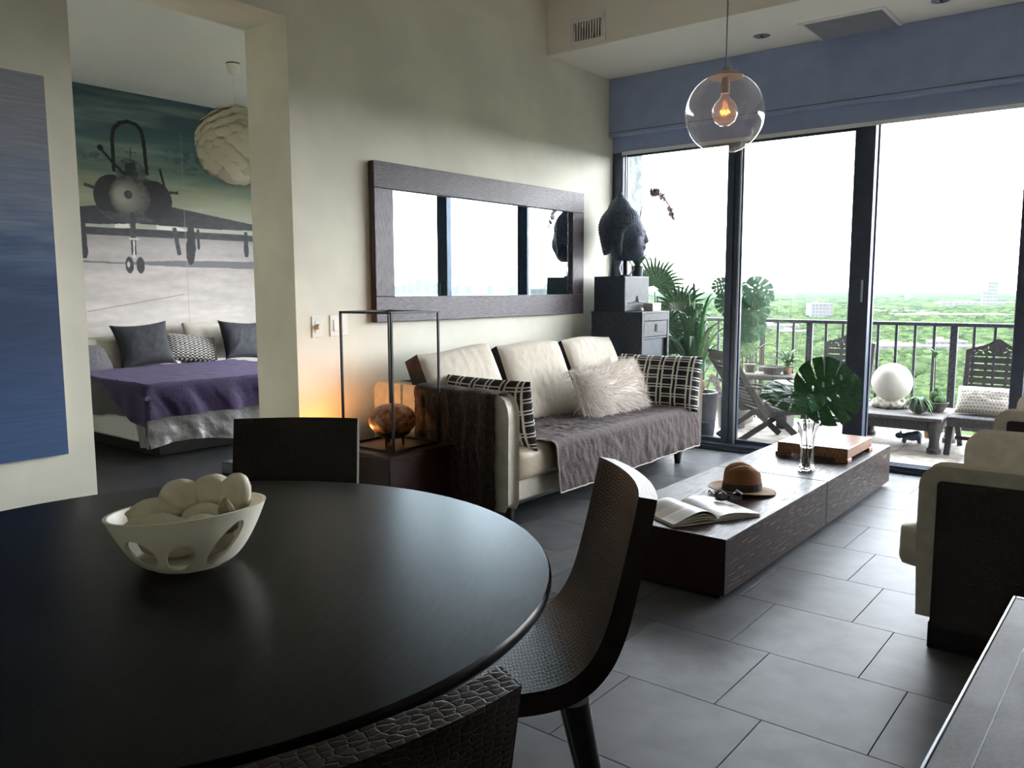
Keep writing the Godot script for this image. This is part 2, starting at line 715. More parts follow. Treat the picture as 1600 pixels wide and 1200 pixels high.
func materials() -> void:
	var m: StandardMaterial3D
	var speck := tones(3, 0.02, 0.9, 1.0)
	var fine := ntex(fnl(5, 0.06), 256)
	m = bump(tri(mat("painted_wall", C8(232, 229, 212), 0.75), Vector3(1.1, 1.1, 1.1), true), fine, 0.02)
	m.albedo_texture = tones(3, 0.004, 0.95, 1.0)
	m = bump(tri(mat("painted_ceiling", C8(232, 231, 222), 0.8), Vector3(1.1, 1.1, 1.1), true), fine, 0.02)
	m = bump(tri(mat("slate_blue_paint", C8(152, 166, 200), 0.7), Vector3(1.3, 1.3, 1.3), true), fine, 0.08)
	m.albedo_texture = tones(4, 0.012, 0.965, 1.0)
	m = tri(mat("window_metal", C8(62, 72, 90), 0.4), Vector3(2, 2, 2), true)
	m.metallic = 0.25
	m.albedo_texture = speck
	m = mat("window_metal_pale", C8(150, 156, 165), 0.35)
	m.metallic = 0.6
	m = mat("pane_glass", Color(0.93, 0.97, 0.97, 0.002), 0.0)
	m.metallic_specular = 0.36
	m.transparency = BaseMaterial3D.TRANSPARENCY_ALPHA
	m = mat("white_trim", C8(226, 226, 224), 0.5)
	m = mat("shade_hem", C8(226, 226, 224), 0.8)
	m.backlight_enabled = true
	m.backlight = Color(0.5, 0.5, 0.5)
	mat("grille_grey", C8(178, 184, 196), 0.6)
	mat("white_plastic", C8(222, 219, 208), 0.45)
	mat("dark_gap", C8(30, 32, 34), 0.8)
	# floor
	var clouds := ntex(fnl(11, 0.006, FastNoiseLite.TYPE_SIMPLEX_SMOOTH, 5), 512, ramp([[0.2, Color(0.88, 0.88, 0.89)], [0.55, Color(0.96, 0.96, 0.96)], [0.85, Color(1, 1, 1)]]))
	var rough_t := ntex(fnl(12, 0.012), 256, ramp([[0.2, Color(0.9, 0.9, 0.9)], [0.8, Color(1, 1, 1)]]))
	for k in 3:
		m = tri(mat("floor_tile_%d" % k, [C8(98, 98, 101), C8(92, 92, 95), C8(103, 103, 105)][k], 0.46), Vector3(1.3, 1.3, 1.3) + Vector3.ONE * k * 0.2, true)
		m.albedo_texture = clouds
		m.metallic_specular = 0.28
		bump(m, fine, 0.01)
	mat("floor_grout", C8(30, 30, 31), 0.9)
	m = tri(mat("bedroom_floor", C8(48, 47, 50), 0.45), Vector3(0.8, 0.8, 0.8), true)
	m.albedo_texture = clouds
	m = bump(tri(mat("balcony_tile", C8(150, 141, 128), 0.75), Vector3(1.1, 1.1, 1.1), true), fine, 0.1)
	m.albedo_texture = ntex(fnl(13, 0.01, FastNoiseLite.TYPE_SIMPLEX_SMOOTH, 5), 512, ramp([[0.2, Color(0.72, 0.70, 0.70)], [0.6, Color(0.97, 0.96, 0.95)], [0.9, Color(1, 1, 1)]]))
	m = bump(tri(mat("concrete", C8(170, 182, 182), 0.85), Vector3(1.4, 1.4, 1.4), true), fine, 0.4)
	m.albedo_texture = tones(14, 0.02, 0.75, 1.0)
	m = mat("rail_metal", C8(74, 76, 84), 0.45, 0.3)
	m = tri(m, Vector3(4, 4, 4), true)
	m.albedo_texture = tones(15, 0.03, 0.7, 1.0)
	# woods: stretched noise reads as grain
	var grain := ntex(fnl(21, 0.02, FastNoiseLite.TYPE_SIMPLEX_SMOOTH, 5), 512, ramp([[0.2, Color(0.55, 0.52, 0.52)], [0.5, Color(0.85, 0.84, 0.83)], [0.8, Color(1, 1, 1)]]))
	var grain_b := ntex(fnl(22, 0.03, FastNoiseLite.TYPE_SIMPLEX_SMOOTH, 5), 512)
	m = bump(tri(mat("mirror_frame_wood", C8(84, 74, 82), 0.42), Vector3(1.2, 9.0, 9.0)), grain_b, 0.12)
	m.albedo_texture = grain
	m = bump(tri(mat("mirror_frame_wood_upright", C8(84, 74, 82), 0.42), Vector3(9.0, 1.2, 9.0)), grain_b, 0.12)
	m.albedo_texture = grain
	m = bump(tri(mat("table_black_wood", C8(20, 19, 20), 0.30), Vector3(1.0, 6.0, 7.0)), grain_b, 0.008)
	m.albedo_texture = grain
	m.metallic_specular = 0.22
	m = bump(tri(mat("coffee_table_wood", C8(60, 42, 36), 0.5), Vector3(1.0, 10.0, 10.0)), grain_b, 0.006)
	m.albedo_texture = grain
	m.metallic_specular = 0.27
	m.roughness_texture = ntex(fnl(25, 0.03), 256, ramp([[0.2, Color(0.7, 0.7, 0.7)], [0.8, Color(1, 1, 1)]]))
	m = bump(tri(mat("side_table_wood", C8(62, 34, 24), 0.38), Vector3(1.2, 7.0, 8.0)), grain_b, 0.05)
	m.albedo_texture = grain
	m = bump(tri(mat("board_wood", C8(150, 92, 56), 0.32), Vector3(2.0, 12.0, 10.0)), grain_b, 0.03)
	m.albedo_texture = grain
	m = bump(tri(mat("board_end_grain", C8(164, 112, 78), 0.4), Vector3(9.0, 2.0, 14.0)), grain_b, 0.03)
	m.albedo_texture = grain
	m = bump(tri(mat("weathered_teak", C8(84, 82, 83), 0.75), Vector3(3.0, 14.0, 3.0)), grain_b, 0.1)
	m.albedo_texture = grain
	m = bump(tri(mat("weathered_teak_long", C8(112, 108, 104), 0.75), Vector3(14.0, 14.0, 2.5)), grain_b, 0.1)
	m.albedo_texture = grain
	m = bump(tri(mat("black_cabinet", C8(52, 66, 84), 0.5), Vector3(8.0, 1.6, 8.0)), grain_b, 0.008)
	m.albedo_texture = grain
	m = tri(mat("grey_cabinet", C8(66, 70, 76), 0.55), Vector3(8.0, 1.6, 8.0))
	m.albedo_texture = grain
	mat("dark_lacquer", C8(26, 24, 25), 0.3)
	mat("wood_pore", C8(140, 124, 116), 0.7)
	# reptile-embossed leather: cells of a stretched cellular noise
	var cell := FastNoiseLite.new()
	cell.seed = 31
	cell.noise_type = FastNoiseLite.TYPE_CELLULAR
	cell.frequency = 0.045
	cell.cellular_jitter = 0.45
	cell.cellular_distance_function = FastNoiseLite.DISTANCE_HYBRID
	cell.cellular_return_type = FastNoiseLite.RETURN_DISTANCE2_SUB
	cell.fractal_type = FastNoiseLite.FRACTAL_NONE
	var scales := ntex(cell, 512, ramp([[0.0, Color(0, 0, 0)], [0.16, Color(0.75, 0.75, 0.75)], [0.5, Color(1, 1, 1)]]))
	m = bump(tri(mat("embossed_leather", C8(38, 28, 25), 0.42), Vector3(2.6, 5.2, 5.2)), scales, 0.08)
	m.metallic_specular = 0.4
	mat("leather_edge", C8(36, 28, 27), 0.4)
	# cloth
	var weave := ntex(fnl(41, 0.19, FastNoiseLite.TYPE_VALUE, 2), 256)
	m = bump(tri(mat("cream_cloth", C8(200, 190, 174), 0.9), Vector3(5, 5, 5)), weave, 0.12)
	m.albedo_texture = tones(42, 0.1, 0.9, 1.0)
	m = bump(tri(mat("cream_leather", C8(192, 184, 168), 0.5), Vector3(2, 2, 2)), fine, 0.1)
	m.albedo_texture = tones(43, 0.02, 0.92, 1.0)
	m = bump(tri(mat("dark_brown_cloth", C8(54, 46, 48), 0.9), Vector3(5, 5, 5)), weave, 0.12)
	m = bump(tri(mat("seat_leather", C8(176, 162, 140), 0.45), Vector3(2, 2, 2)), fine, 0.15)
	m = bump(tri(mat("taupe_velvet", C8(80, 66, 65), 0.85), Vector3(4, 4, 4)), weave, 0.1)
	m.albedo_texture = tones(44, 0.05, 0.72, 1.0)
	m.rim_enabled = true
	m.rim = 0.35
	m.rim_tint = 0.6
	m = bump(tri(mat("dark_hide", C8(96, 70, 58), 0.75), Vector3(5.0, 1.4, 5.0)), weave, 0.35)
	m.albedo_texture = ntex(fnl(45, 0.03, FastNoiseLite.TYPE_SIMPLEX_SMOOTH, 5), 512, ramp([[0.2, Color(0.12, 0.14, 0.2)], [0.45, Color(0.34, 0.30, 0.30)], [0.7, Color(0.62, 0.5, 0.45)], [0.82, Color(1, 0.9, 0.85)]]))
	m.rim_enabled = true
	m.rim = 0.35
	m = mat("fur_white", C8(232, 224, 216), 0.85)
	m.rim_enabled = true
	m.rim = 0.4
	m = bump(tri(mat("purple_velvet", C8(54, 30, 86), 0.75), Vector3(4, 4, 4)), weave, 0.25)
	m.albedo_texture = tones(46, 0.03, 0.7, 1.0)
	m.rim_enabled = true
	m.rim = 0.5
	m.rim_tint = 0.5
	m = bump(tri(mat("grey_coverlet", C8(84, 82, 86), 0.9), Vector3(5, 5, 5)), weave, 0.2)
	m = bump(tri(mat("pale_skirt", C8(196, 200, 196), 0.85), Vector3(4, 4, 4)), weave, 0.1)
	m = bump(tri(mat("silver_satin", C8(120, 118, 122), 0.4), Vector3(3, 3, 3)), fine, 0.3)
	m = bump(tri(mat("charcoal_velvet", C8(46, 46, 53), 0.8), Vector3(4, 4, 4)), weave, 0.2)
	m.rim_enabled = true
	m.rim = 0.45
	m = bump(tri(mat("white_linen", C8(214, 206, 192), 0.9), Vector3(4, 4, 4)), weave, 0.15)
	mat("mattress_dark", C8(26, 25, 28), 0.7)
	# metals, glass, small stuff
	mat("black_metal", C8(24, 24, 26), 0.4, 0.4)
	mat("steel", C8(170, 170, 172), 0.3, 0.9)
	m = mat("mirror_glass", Color(0.86, 0.93, 0.96), 0.0, 1.0)
	m = mat("clear_glass", Color(1, 1, 1, 0.0), 0.0)
	m.refraction_enabled = true
	m.refraction_scale = 0.05
	m.transparency = BaseMaterial3D.TRANSPARENCY_ALPHA
	m = mat("thin_globe_glass", Color(0.86, 0.92, 0.95, 0.09), 0.0)  # milky tint puts the veil of window reflections into the glass colour
	m.transparency = BaseMaterial3D.TRANSPARENCY_ALPHA
	m = mat("water", Color(0.96, 1, 0.98, 0.0), 0.0)
	m.refraction_enabled = true
	m.refraction_scale = 0.033
	m.transparency = BaseMaterial3D.TRANSPARENCY_ALPHA
	m = bump(tri(mat("leaf_dark", C8(52, 112, 64), 0.4), Vector3(6, 6, 6)), fine, 0.1)
	m.albedo_texture = tones(51, 0.02, 0.8, 1.0)
	m.backlight_enabled = true
	m.backlight = Color(0.25, 0.42, 0.2)
	m = tri(mat("leaf_mid", C8(80, 108, 78), 0.5), Vector3(5, 5, 5))
	m.albedo_texture = tones(52, 0.03, 0.7, 1.0)
	m.backlight_enabled = true
	m.metallic_specular = 0.3
	m.backlight = Color(0.14, 0.22, 0.1)
	m = tri(mat("leaf_pale", C8(112, 142, 96), 0.55), Vector3(5, 5, 5))
	m.albedo_texture = tones(53, 0.03, 0.7, 1.0)
	m.backlight_enabled = true
	m.metallic_specular = 0.3
	m.backlight = Color(0.16, 0.26, 0.1)
	m = tri(mat("leaf_outdoor", C8(70, 100, 74), 0.5), Vector3(5, 5, 5))
	m.albedo_texture = tones(59, 0.03, 0.7, 1.0)
	m.metallic_specular = 0.25
	m = bump(tri(mat("lounger_teak", C8(56, 54, 54), 0.8), Vector3(3.0, 14.0, 3.0)), grain_b, 0.05)
	m.albedo_texture = grain
	m.metallic_specular = 0.25
	mat("stem_green", C8(78, 92, 60), 0.55)
	mat("stem_brown", C8(70, 62, 54), 0.8)
	m = mat("petal", C8(214, 194, 202), 0.8)
	m.metallic_specular = 0.1
	m = bump(tri(mat("bone_ceramic", C8(228, 223, 206), 0.42), Vector3(3, 3, 3)), fine, 0.04)
	m = bump(tri(mat("shell_white", C8(226, 216, 192), 0.6), Vector3(3, 3, 3)), fine, 0.02)
	m.albedo_texture = tones(54, 0.02, 0.93, 1.0)
	m = bump(tri(mat("shell_sand", C8(192, 176, 146), 0.75), Vector3(25, 25, 25)), fine, 0.05)
	m.albedo_texture = tones(55, 0.05, 0.6, 1.0)
	m = bump(tri(mat("statue_stone", C8(74, 86, 104), 0.62), Vector3(5, 5, 5)), fine, 0.2)
	m.albedo_texture = tones(56, 0.03, 0.75, 1.0)
	m = bump(tri(mat("hat_felt", C8(146, 98, 62), 0.85), Vector3(8, 8, 8)), weave, 0.08)
	m.albedo_texture = tones(57, 0.04, 0.85, 1.0)
	m = bump(tri(mat("hat_straw", C8(166, 134, 98), 0.85), Vector3(9, 9, 9)), weave, 0.12)
	m.albedo_texture = tones(58, 0.2, 0.7, 1.0)
	mat("hat_ribbon", C8(44, 34, 34), 0.7)
	m = mat("lens_dark", C8(12, 12, 14), 0.08)
	m = tri(mat("gourd", C8(190, 130, 84), 0.45), Vector3(4, 4, 4))
	m.albedo_texture = ntex(fnl(61, 0.012, FastNoiseLite.TYPE_SIMPLEX_SMOOTH, 5), 512, ramp([[0.3, Color(0.38, 0.24, 0.18)], [0.42, Color(0.75, 0.6, 0.5)], [0.6, Color(1, 0.95, 0.9)], [0.8, Color(0.85, 0.75, 0.65)]]))
	m = tri(mat("slate_top", C8(40, 46, 50), 0.55), Vector3(3, 3, 3))
	m.metallic_specular = 0.25
	m.albedo_texture = ntex(fnl(62, 0.06, FastNoiseLite.TYPE_SIMPLEX_SMOOTH, 5), 512, ramp([[0.25, Color(0.6, 0.62, 0.62)], [0.6, Color(0.9, 0.9, 0.9)], [0.85, Color(1, 1, 1)]]))
	m.roughness_texture = rough_t
	m = mat("paper_shade", C8(214, 206, 184), 0.9)
	m.backlight_enabled = true
	m.backlight = Color(0.4, 0.38, 0.33)
	m = mat("acrylic_white", C8(196, 190, 180), 0.5)
	m.backlight_enabled = true
	m.backlight = Color(0.5, 0.5, 0.48)
	m = mat("filament", Color(1, 0.62, 0.3), 0.5)
	m.emission_enabled = true
	m.emission = Color(1.0, 0.5, 0.16)
	m.emission_energy_multiplier = 0.5
	m = mat("lamp_glow", Color(1, 0.7, 0.4), 0.5)
	m.emission_enabled = true
	m.emission = Color(1.0, 0.52, 0.2)
	m.emission_energy_multiplier = 0.1
	mat("lamp_copper", C8(178, 158, 148), 0.4, 0.5)
	mat("cord_grey", C8(150, 155, 160), 0.6)
	m = tri(mat("pot_dark", C8(58, 64, 74), 0.5), Vector3(3, 3, 3))
	m.albedo_texture = tones(63, 0.02, 0.8, 1.0)
	m = bump(tri(mat("pot_stone", C8(120, 116, 108), 0.85), Vector3(5, 5, 5)), fine, 0.3)
	m.albedo_texture = tones(64, 0.05, 0.6, 1.0)
	m = tri(mat("terracotta", C8(176, 138, 110), 0.8), Vector3(5, 5, 5))
	m.albedo_texture = tones(65, 0.03, 0.75, 1.0)
	m = tri(mat("bamboo", C8(96, 84, 72), 0.7), Vector3(8, 3, 8))
	m.albedo_texture = tones(66, 0.04, 0.6, 1.0)
	m = tri(mat("page_paper", C8(206, 198, 182), 0.6), Vector3(6, 6, 6))
	mat("rock_salt", C8(206, 198, 184), 0.85)
	bump(tri(M["rock_salt"], Vector3(12, 12, 12)), fine, 0.5)

func image_mat(n: String, img: Image, rough := 0.7) -> StandardMaterial3D:
	var m := mat(n, Color.WHITE, rough)
	m.albedo_texture = ImageTexture.create_from_image(img)
	return m

# ---------------------------------------------------------------- room shell
func shell() -> void:
	var g := Geo.new()
	g.bb(V(-2.6, 0, WZ - 0.385), V(1.69, 3.45, WZ))
	g.bb(V(2.83, 0, WZ - 0.385), V(XW + 0.06, 3.45, WZ))
	g.bb(V(1.69, 2.76, WZ - 0.385), V(2.83, 3.45, WZ))
	structure("wall_left", g, M.painted_wall, "long off-white plaster wall with the bedroom opening, mirror and painting", "wall")
	g = Geo.new().bb(V(-2.75, 0, WZ - 0.385), V(-2.6, 3.45, 3.6))
	structure("wall_back", g, M.painted_wall, "off-white wall behind the dining table", "wall")
	g = Geo.new().bb(V(-2.6, 0, 3.5), V(XW + 0.1, 3.45, 3.65))
	structure("wall_right", g, M.painted_wall, "off-white wall on the far side of the armchairs", "wall")
	g = Geo.new().bb(V(-2.75, 3.45, WZ - 0.1), V(5.3, 3.6, 3.65))
	structure("ceiling", g, M.painted_ceiling, "off-white high ceiling over dining table and sofa", "ceiling")
	g = Geo.new().bb(V(5.7, 3.06, WZ), V(XW + 0.1, 3.6, 3.5))
	g.bb(V(5.214, 3.06, WZ), V(5.7, 3.112, 3.5))
	g.bb(V(5.214, 3.248, WZ), V(5.7, 3.6, 3.5))
	g.bb(V(5.214, 3.112, WZ), V(5.7, 3.248, -3.56))
	g.bb(V(5.214, 3.112, -3.31), V(5.7, 3.248, 3.5))
	structure("ceiling_soffit", g, M.painted_ceiling, "lowered off-white soffit along the windows with an air vent in its face", "ceiling")
	# floor of offset stone tiles
	var floor_node := structure("floor", Geo.new().bb(V(-2.75, -0.15, WZ), V(XW - 0.05, -0.006, 3.6)), M.floor_grout, "grey stone tile floor laid in offset rows", "floor")
	var p := 0.4585
	for r in range(-2, 10):
		var x0 := 2.298 + r * 0.4635
		var x1 := x0 + 0.4635
		if x0 < 0.3:
			continue
		x1 = minf(x1, XW - 0.052)
		if x1 - x0 < 0.03:
			continue
		var z0 := fposmod(-1.02 - 0.1535 * r, p)
		for j in range(-11, 4):
			var za := maxf(z0 + j * p, WZ + 0.004)
			var zb := minf(z0 + (j + 1) * p, 1.2)
			if zb - za < 0.03:
				continue
			var t := Geo.new().bb(V(x0 + 0.0013, -0.008, za + 0.0013), V(x1 - 0.0013, 0.0, zb - 0.0013), 0.0008)
			put("tile", t, M["floor_tile_%d" % ((r * 7 + j * 5 + 91) % 3)], floor_node)
	# bedroom
	var bz := WZ - 0.385
	structure("floor_bedroom", Geo.new().bb(V(0.6, -0.15, -8.1), V(XW, 0.0, WZ - 0.002)), M.bedroom_floor, "dark stone floor of the bedroom beyond the opening", "floor")
	structure("ceiling_bedroom", Geo.new().bb(V(0.6, 3.2, -8.1), V(XW + 0.1, 3.35, bz)), M.painted_ceiling, "off-white bedroom ceiling with a paper globe lamp", "ceiling")
	structure("wall_bedroom_far", Geo.new().bb(V(0.6, 0, -8.1), V(XW + 0.1, 3.2, -7.97)), M.painted_wall, "bedroom wall behind the bed covered by the aircraft mural", "wall")
	structure("wall_bedroom_left", Geo.new().bb(V(0.45, 0, -8.1), V(0.6, 3.35, bz)), M.painted_wall, "off-white side wall of the bedroom", "wall")
	g = Geo.new()
	g.bb(V(XW, 0, -8.1), V(XW + 0.1, 3.2, -7.2))
	g.bb(V(XW, 0, -4.75), V(XW + 0.1, 3.2, bz))
	g.bb(V(XW, 2.45, -7.2), V(XW + 0.1, 3.2, -4.75))
	g.bb(V(XW, 0, -7.2), V(XW + 0.1, 0.1, -4.75))
	structure("wall_bedroom_right", g, M.painted_wall, "bedroom outer wall with its wide window", "wall")
	var wb := structure("window_4", Geo.new().bb(V(XW + 0.03, 0.1, -6.02), V(XW + 0.08, 2.45, -5.94)), M.window_metal, "bedroom window beside the bed", "window")
	put("pane", Geo.new().bb(V(XW + 0.05, 0.1, -7.2), V(XW + 0.056, 2.45, -6.02)), M.pane_glass, wb)
	put("pane", Geo.new().bb(V(XW + 0.05, 0.1, -5.94), V(XW + 0.056, 2.45, -4.75)), M.pane_glass, wb)

func window_wall() -> void:
	# dark band above the glass: shade box in front of the lintel
	structure("wall_window", Geo.new().bb(V(XW, 2.455, WZ), V(XW + 0.12, 3.2, 3.6)).bb(V(XW, 0, 1.75), V(XW + 0.12, 2.46, 3.6)), M.slate_blue_paint, "slate blue lintel wall above the sliding windows", "wall")
	var val := structure("trim_1", Geo.new().bb(V(XW - 0.07, 2.585, WZ + 0.002), V(XW, 3.058, 3.49), 0.004), M.slate_blue_paint, "slate blue shade box along the top of the windows", "trim")
	put("seam_strip", Geo.new().bb(V(XW - 0.073, 2.612, WZ + 0.01), V(XW - 0.069, 2.616, 3.48)), M.window_metal, val)
	structure("trim_2", Geo.new().bb(V(XW - 0.016, 2.428, -3.70), V(XW - 0.010, 2.458, 1.7), 0.001), M.shade_hem, "white bottom bar of the raised roller shade under the blue band", "trim")
	var tr := structure("trim_3", Geo.new().bb(V(XW - 0.055, 0.0, WZ), V(XW + 0.12, 0.03, 1.75), 0.003), M.window_metal, "dark metal sill track of the sliding windows", "trim")
	for k in 3:
		put("rail", Geo.new().bb(V(XW - 0.04 + k * 0.055, 0.03, WZ), V(XW - 0.028 + k * 0.055, 0.05, 1.75)), M.window_metal, tr)
	var y0 := 0.03
	var y1 := 2.455
	# leftmost fixed light
	var w := structure("window_1", frame_rect(XW + 0.06, -3.745, -2.715, y0, y1, 0.06, 0.035), M.window_metal, "leftmost window light beside the dark head sculpture", "window")
	put("pane", Geo.new().bb(V(XW + 0.074, y0, -3.69), V(XW + 0.08, y1, -2.77)), M.pane_glass, w)
	put("jamb", Geo.new().bb(V(XW + 0.0, y0, WZ), V(XW + 0.05, y1, -3.70), 0.004), M.window_metal, w)
	put("guide", Geo.new().bb(V(XW + 0.02, y0, -3.69), V(XW + 0.03, y1, -3.675), 0.002), M.window_metal_pale, w)
	# the middle sliding door
	w = structure("door_1", frame_rect(XW + 0.075, -2.735, -1.645, y0, y1, 0.09, 0.03), M.window_metal, "middle glazed sliding door with a thick dark meeting post beside the open doorway", "door")
	put("pane", Geo.new().bb(V(XW + 0.087, y0, -2.65), V(XW + 0.093, y1, -1.73)), M.pane_glass, w)
	put("seal", Geo.new().bb(V(XW + 0.058, y0, -2.672), V(XW + 0.072, y1, -2.657), 0.002), M.window_metal_pale, w)
	put("post", Geo.new().bb(V(XW - 0.005, y0, -1.795), V(XW + 0.07, y1, -1.655), 0.004), M.window_metal, w)
	put("handle", Geo.new().bar(V(XW - 0.008, 1.2, -1.70), V(XW - 0.008, 1.36, -1.70), 0.02, 0.014, 0.004), M.window_metal_pale, w)
	w = structure("window_2", frame_rect(XW + 0.03, -0.755, 0.5, y0, y1, 0.075, 0.04), M.window_metal, "sliding window to the right of the open doorway", "window")
	put("pane", Geo.new().bb(V(XW + 0.047, y0, -0.69), V(XW + 0.053, y1, 0.44)), M.pane_glass, w)
	w = structure("window_3", frame_rect(XW + 0.03, 0.5, 1.75, y0, y1, 0.075, 0.04), M.window_metal, "last sliding window behind the armchairs", "window")
	put("pane", Geo.new().bb(V(XW + 0.047, y0, 0.56), V(XW + 0.053, y1, 1.69)), M.pane_glass, w)

func frame_rect(x: float, za: float, zb: float, ya: float, yb: float, w: float, d: float) -> Geo:
	var g := Geo.new()
	g.bb(V(x, ya, za), V(x + d, yb, za + w), 0.003)
	g.bb(V(x, ya, zb - w), V(x + d, yb, zb), 0.003)
	g.bb(V(x, ya, za + w), V(x + d, ya + 0.05, zb - w), 0.003)
	g.bb(V(x, yb - 0.03, za + w), V(x + d, yb, zb - w), 0.003)
	return g

func balcony_shell() -> void:
	var fl := structure("floor_balcony", Geo.new().bb(V(XW + 0.12, -0.2, -6.4), V(8.12, -0.008, 3.6)), M.floor_grout, "pale tiled balcony floor outside the windows", "floor")
	for i in 5:
		for j in 12:
			var x0 := XW + 0.125 + i * 0.4
			var z0 := -3.9 + j * 0.46
			put("tile", Geo.new().bb(V(x0 + 0.0015, -0.012, z0 + 0.0015), V(minf(x0 + 0.4, 8.12) - 0.0015, 0.0, z0 + 0.4585), 0.0015), M.balcony_tile, fl)
	structure("ceiling_balcony", Geo.new().bb(V(XW + 0.12, 3.2, -6.4), V(8.12, 3.4, 3.6)), M.concrete, "unseen underside of the balcony above, added to shade the balcony", "ceiling")  # out-of-view slab, added to darken the balcony and the floor near the windows
	structure("column", Geo.new().bb(V(XW + 0.12, 0, WZ - 0.2), V(6.66, 3.2, WZ + 0.02), 0.01), M.concrete, "rough grey concrete column at the balcony end behind the dark head", "column")
	# steel railing
	var t := thing("balcony_railing", "dark weathered steel railing with thin balusters along the balcony edge", "railing", V(8.0, 0, 0))
	put("top_rail", Geo.new().bb(V(-0.025, 0.965, -6.3), V(0.025, 0.998, 2.4), 0.005), M.rail_metal, t)
	put("bottom_rail", Geo.new().bb(V(-0.016, 0.055, -6.3), V(0.016, 0.085, 2.4), 0.004), M.rail_metal, t)
	var thin := Geo.new().bb(V(-0.01, 0.085, -0.012), V(0.01, 0.965, 0.012), 0.002).mesh()
	var wide := Geo.new().bb(V(-0.02, 0.0, -0.03), V(0.02, 0.965, 0.03), 0.004).mesh()
	var z := -5.18
	var k := 0
	while z < 2.3:
		if k % 8 == 0:
			put("post", wide, M.rail_metal, t, V(0, 0, z))
		else:
			put("baluster", thin, M.rail_metal, t, V(0, 0, z))
		z += 0.1568
		k += 1

# ---------------------------------------------------------------- the city below
func far_building(at: Vector3, w: float, d: float, h: float, turn: float, label: String, group: String, floors: int, m: Material, tower := false) -> void:
	var t := thing("distant_tower" if tower else "distant_building", label, "tower" if tower else "building", at, turn, group)
	put("walls", Geo.new().box(V(0, h * 0.5 - 3, 0), V(w, h + 6, d)), m, t)
	put("roof", Geo.new().box(V(0, h + 0.4, 0), V(w + 0.8, 0.8, d + 0.8)).box(V(w * 0.2, h + 1.8, 0), V(w * 0.18, 3.0, d * 0.3)), M.far_roof, t)
	var g := Geo.new()
	var n := clampi(int(w / 5.0), 3, 14)
	for f in floors:
		var y := h * (f + 0.55) / floors
		for i in n:
			for s in [-1.0, 1.0]:
				g.box(V((i + 0.5) / n * w - w * 0.5, y, s * d * 0.5), V(w / n * 0.55, h / floors * 0.45, 0.3))
		for i in 3:
			for s in [-1.0, 1.0]:
				g.box(V(s * w * 0.5, y, (i + 0.5) / 3.0 * d - d * 0.5), V(0.3, h / floors * 0.45, d / 3.0 * 0.55))
	var o := put("window_openings", g, M.far_window, t)
	o.set_meta("kind", "stuff")

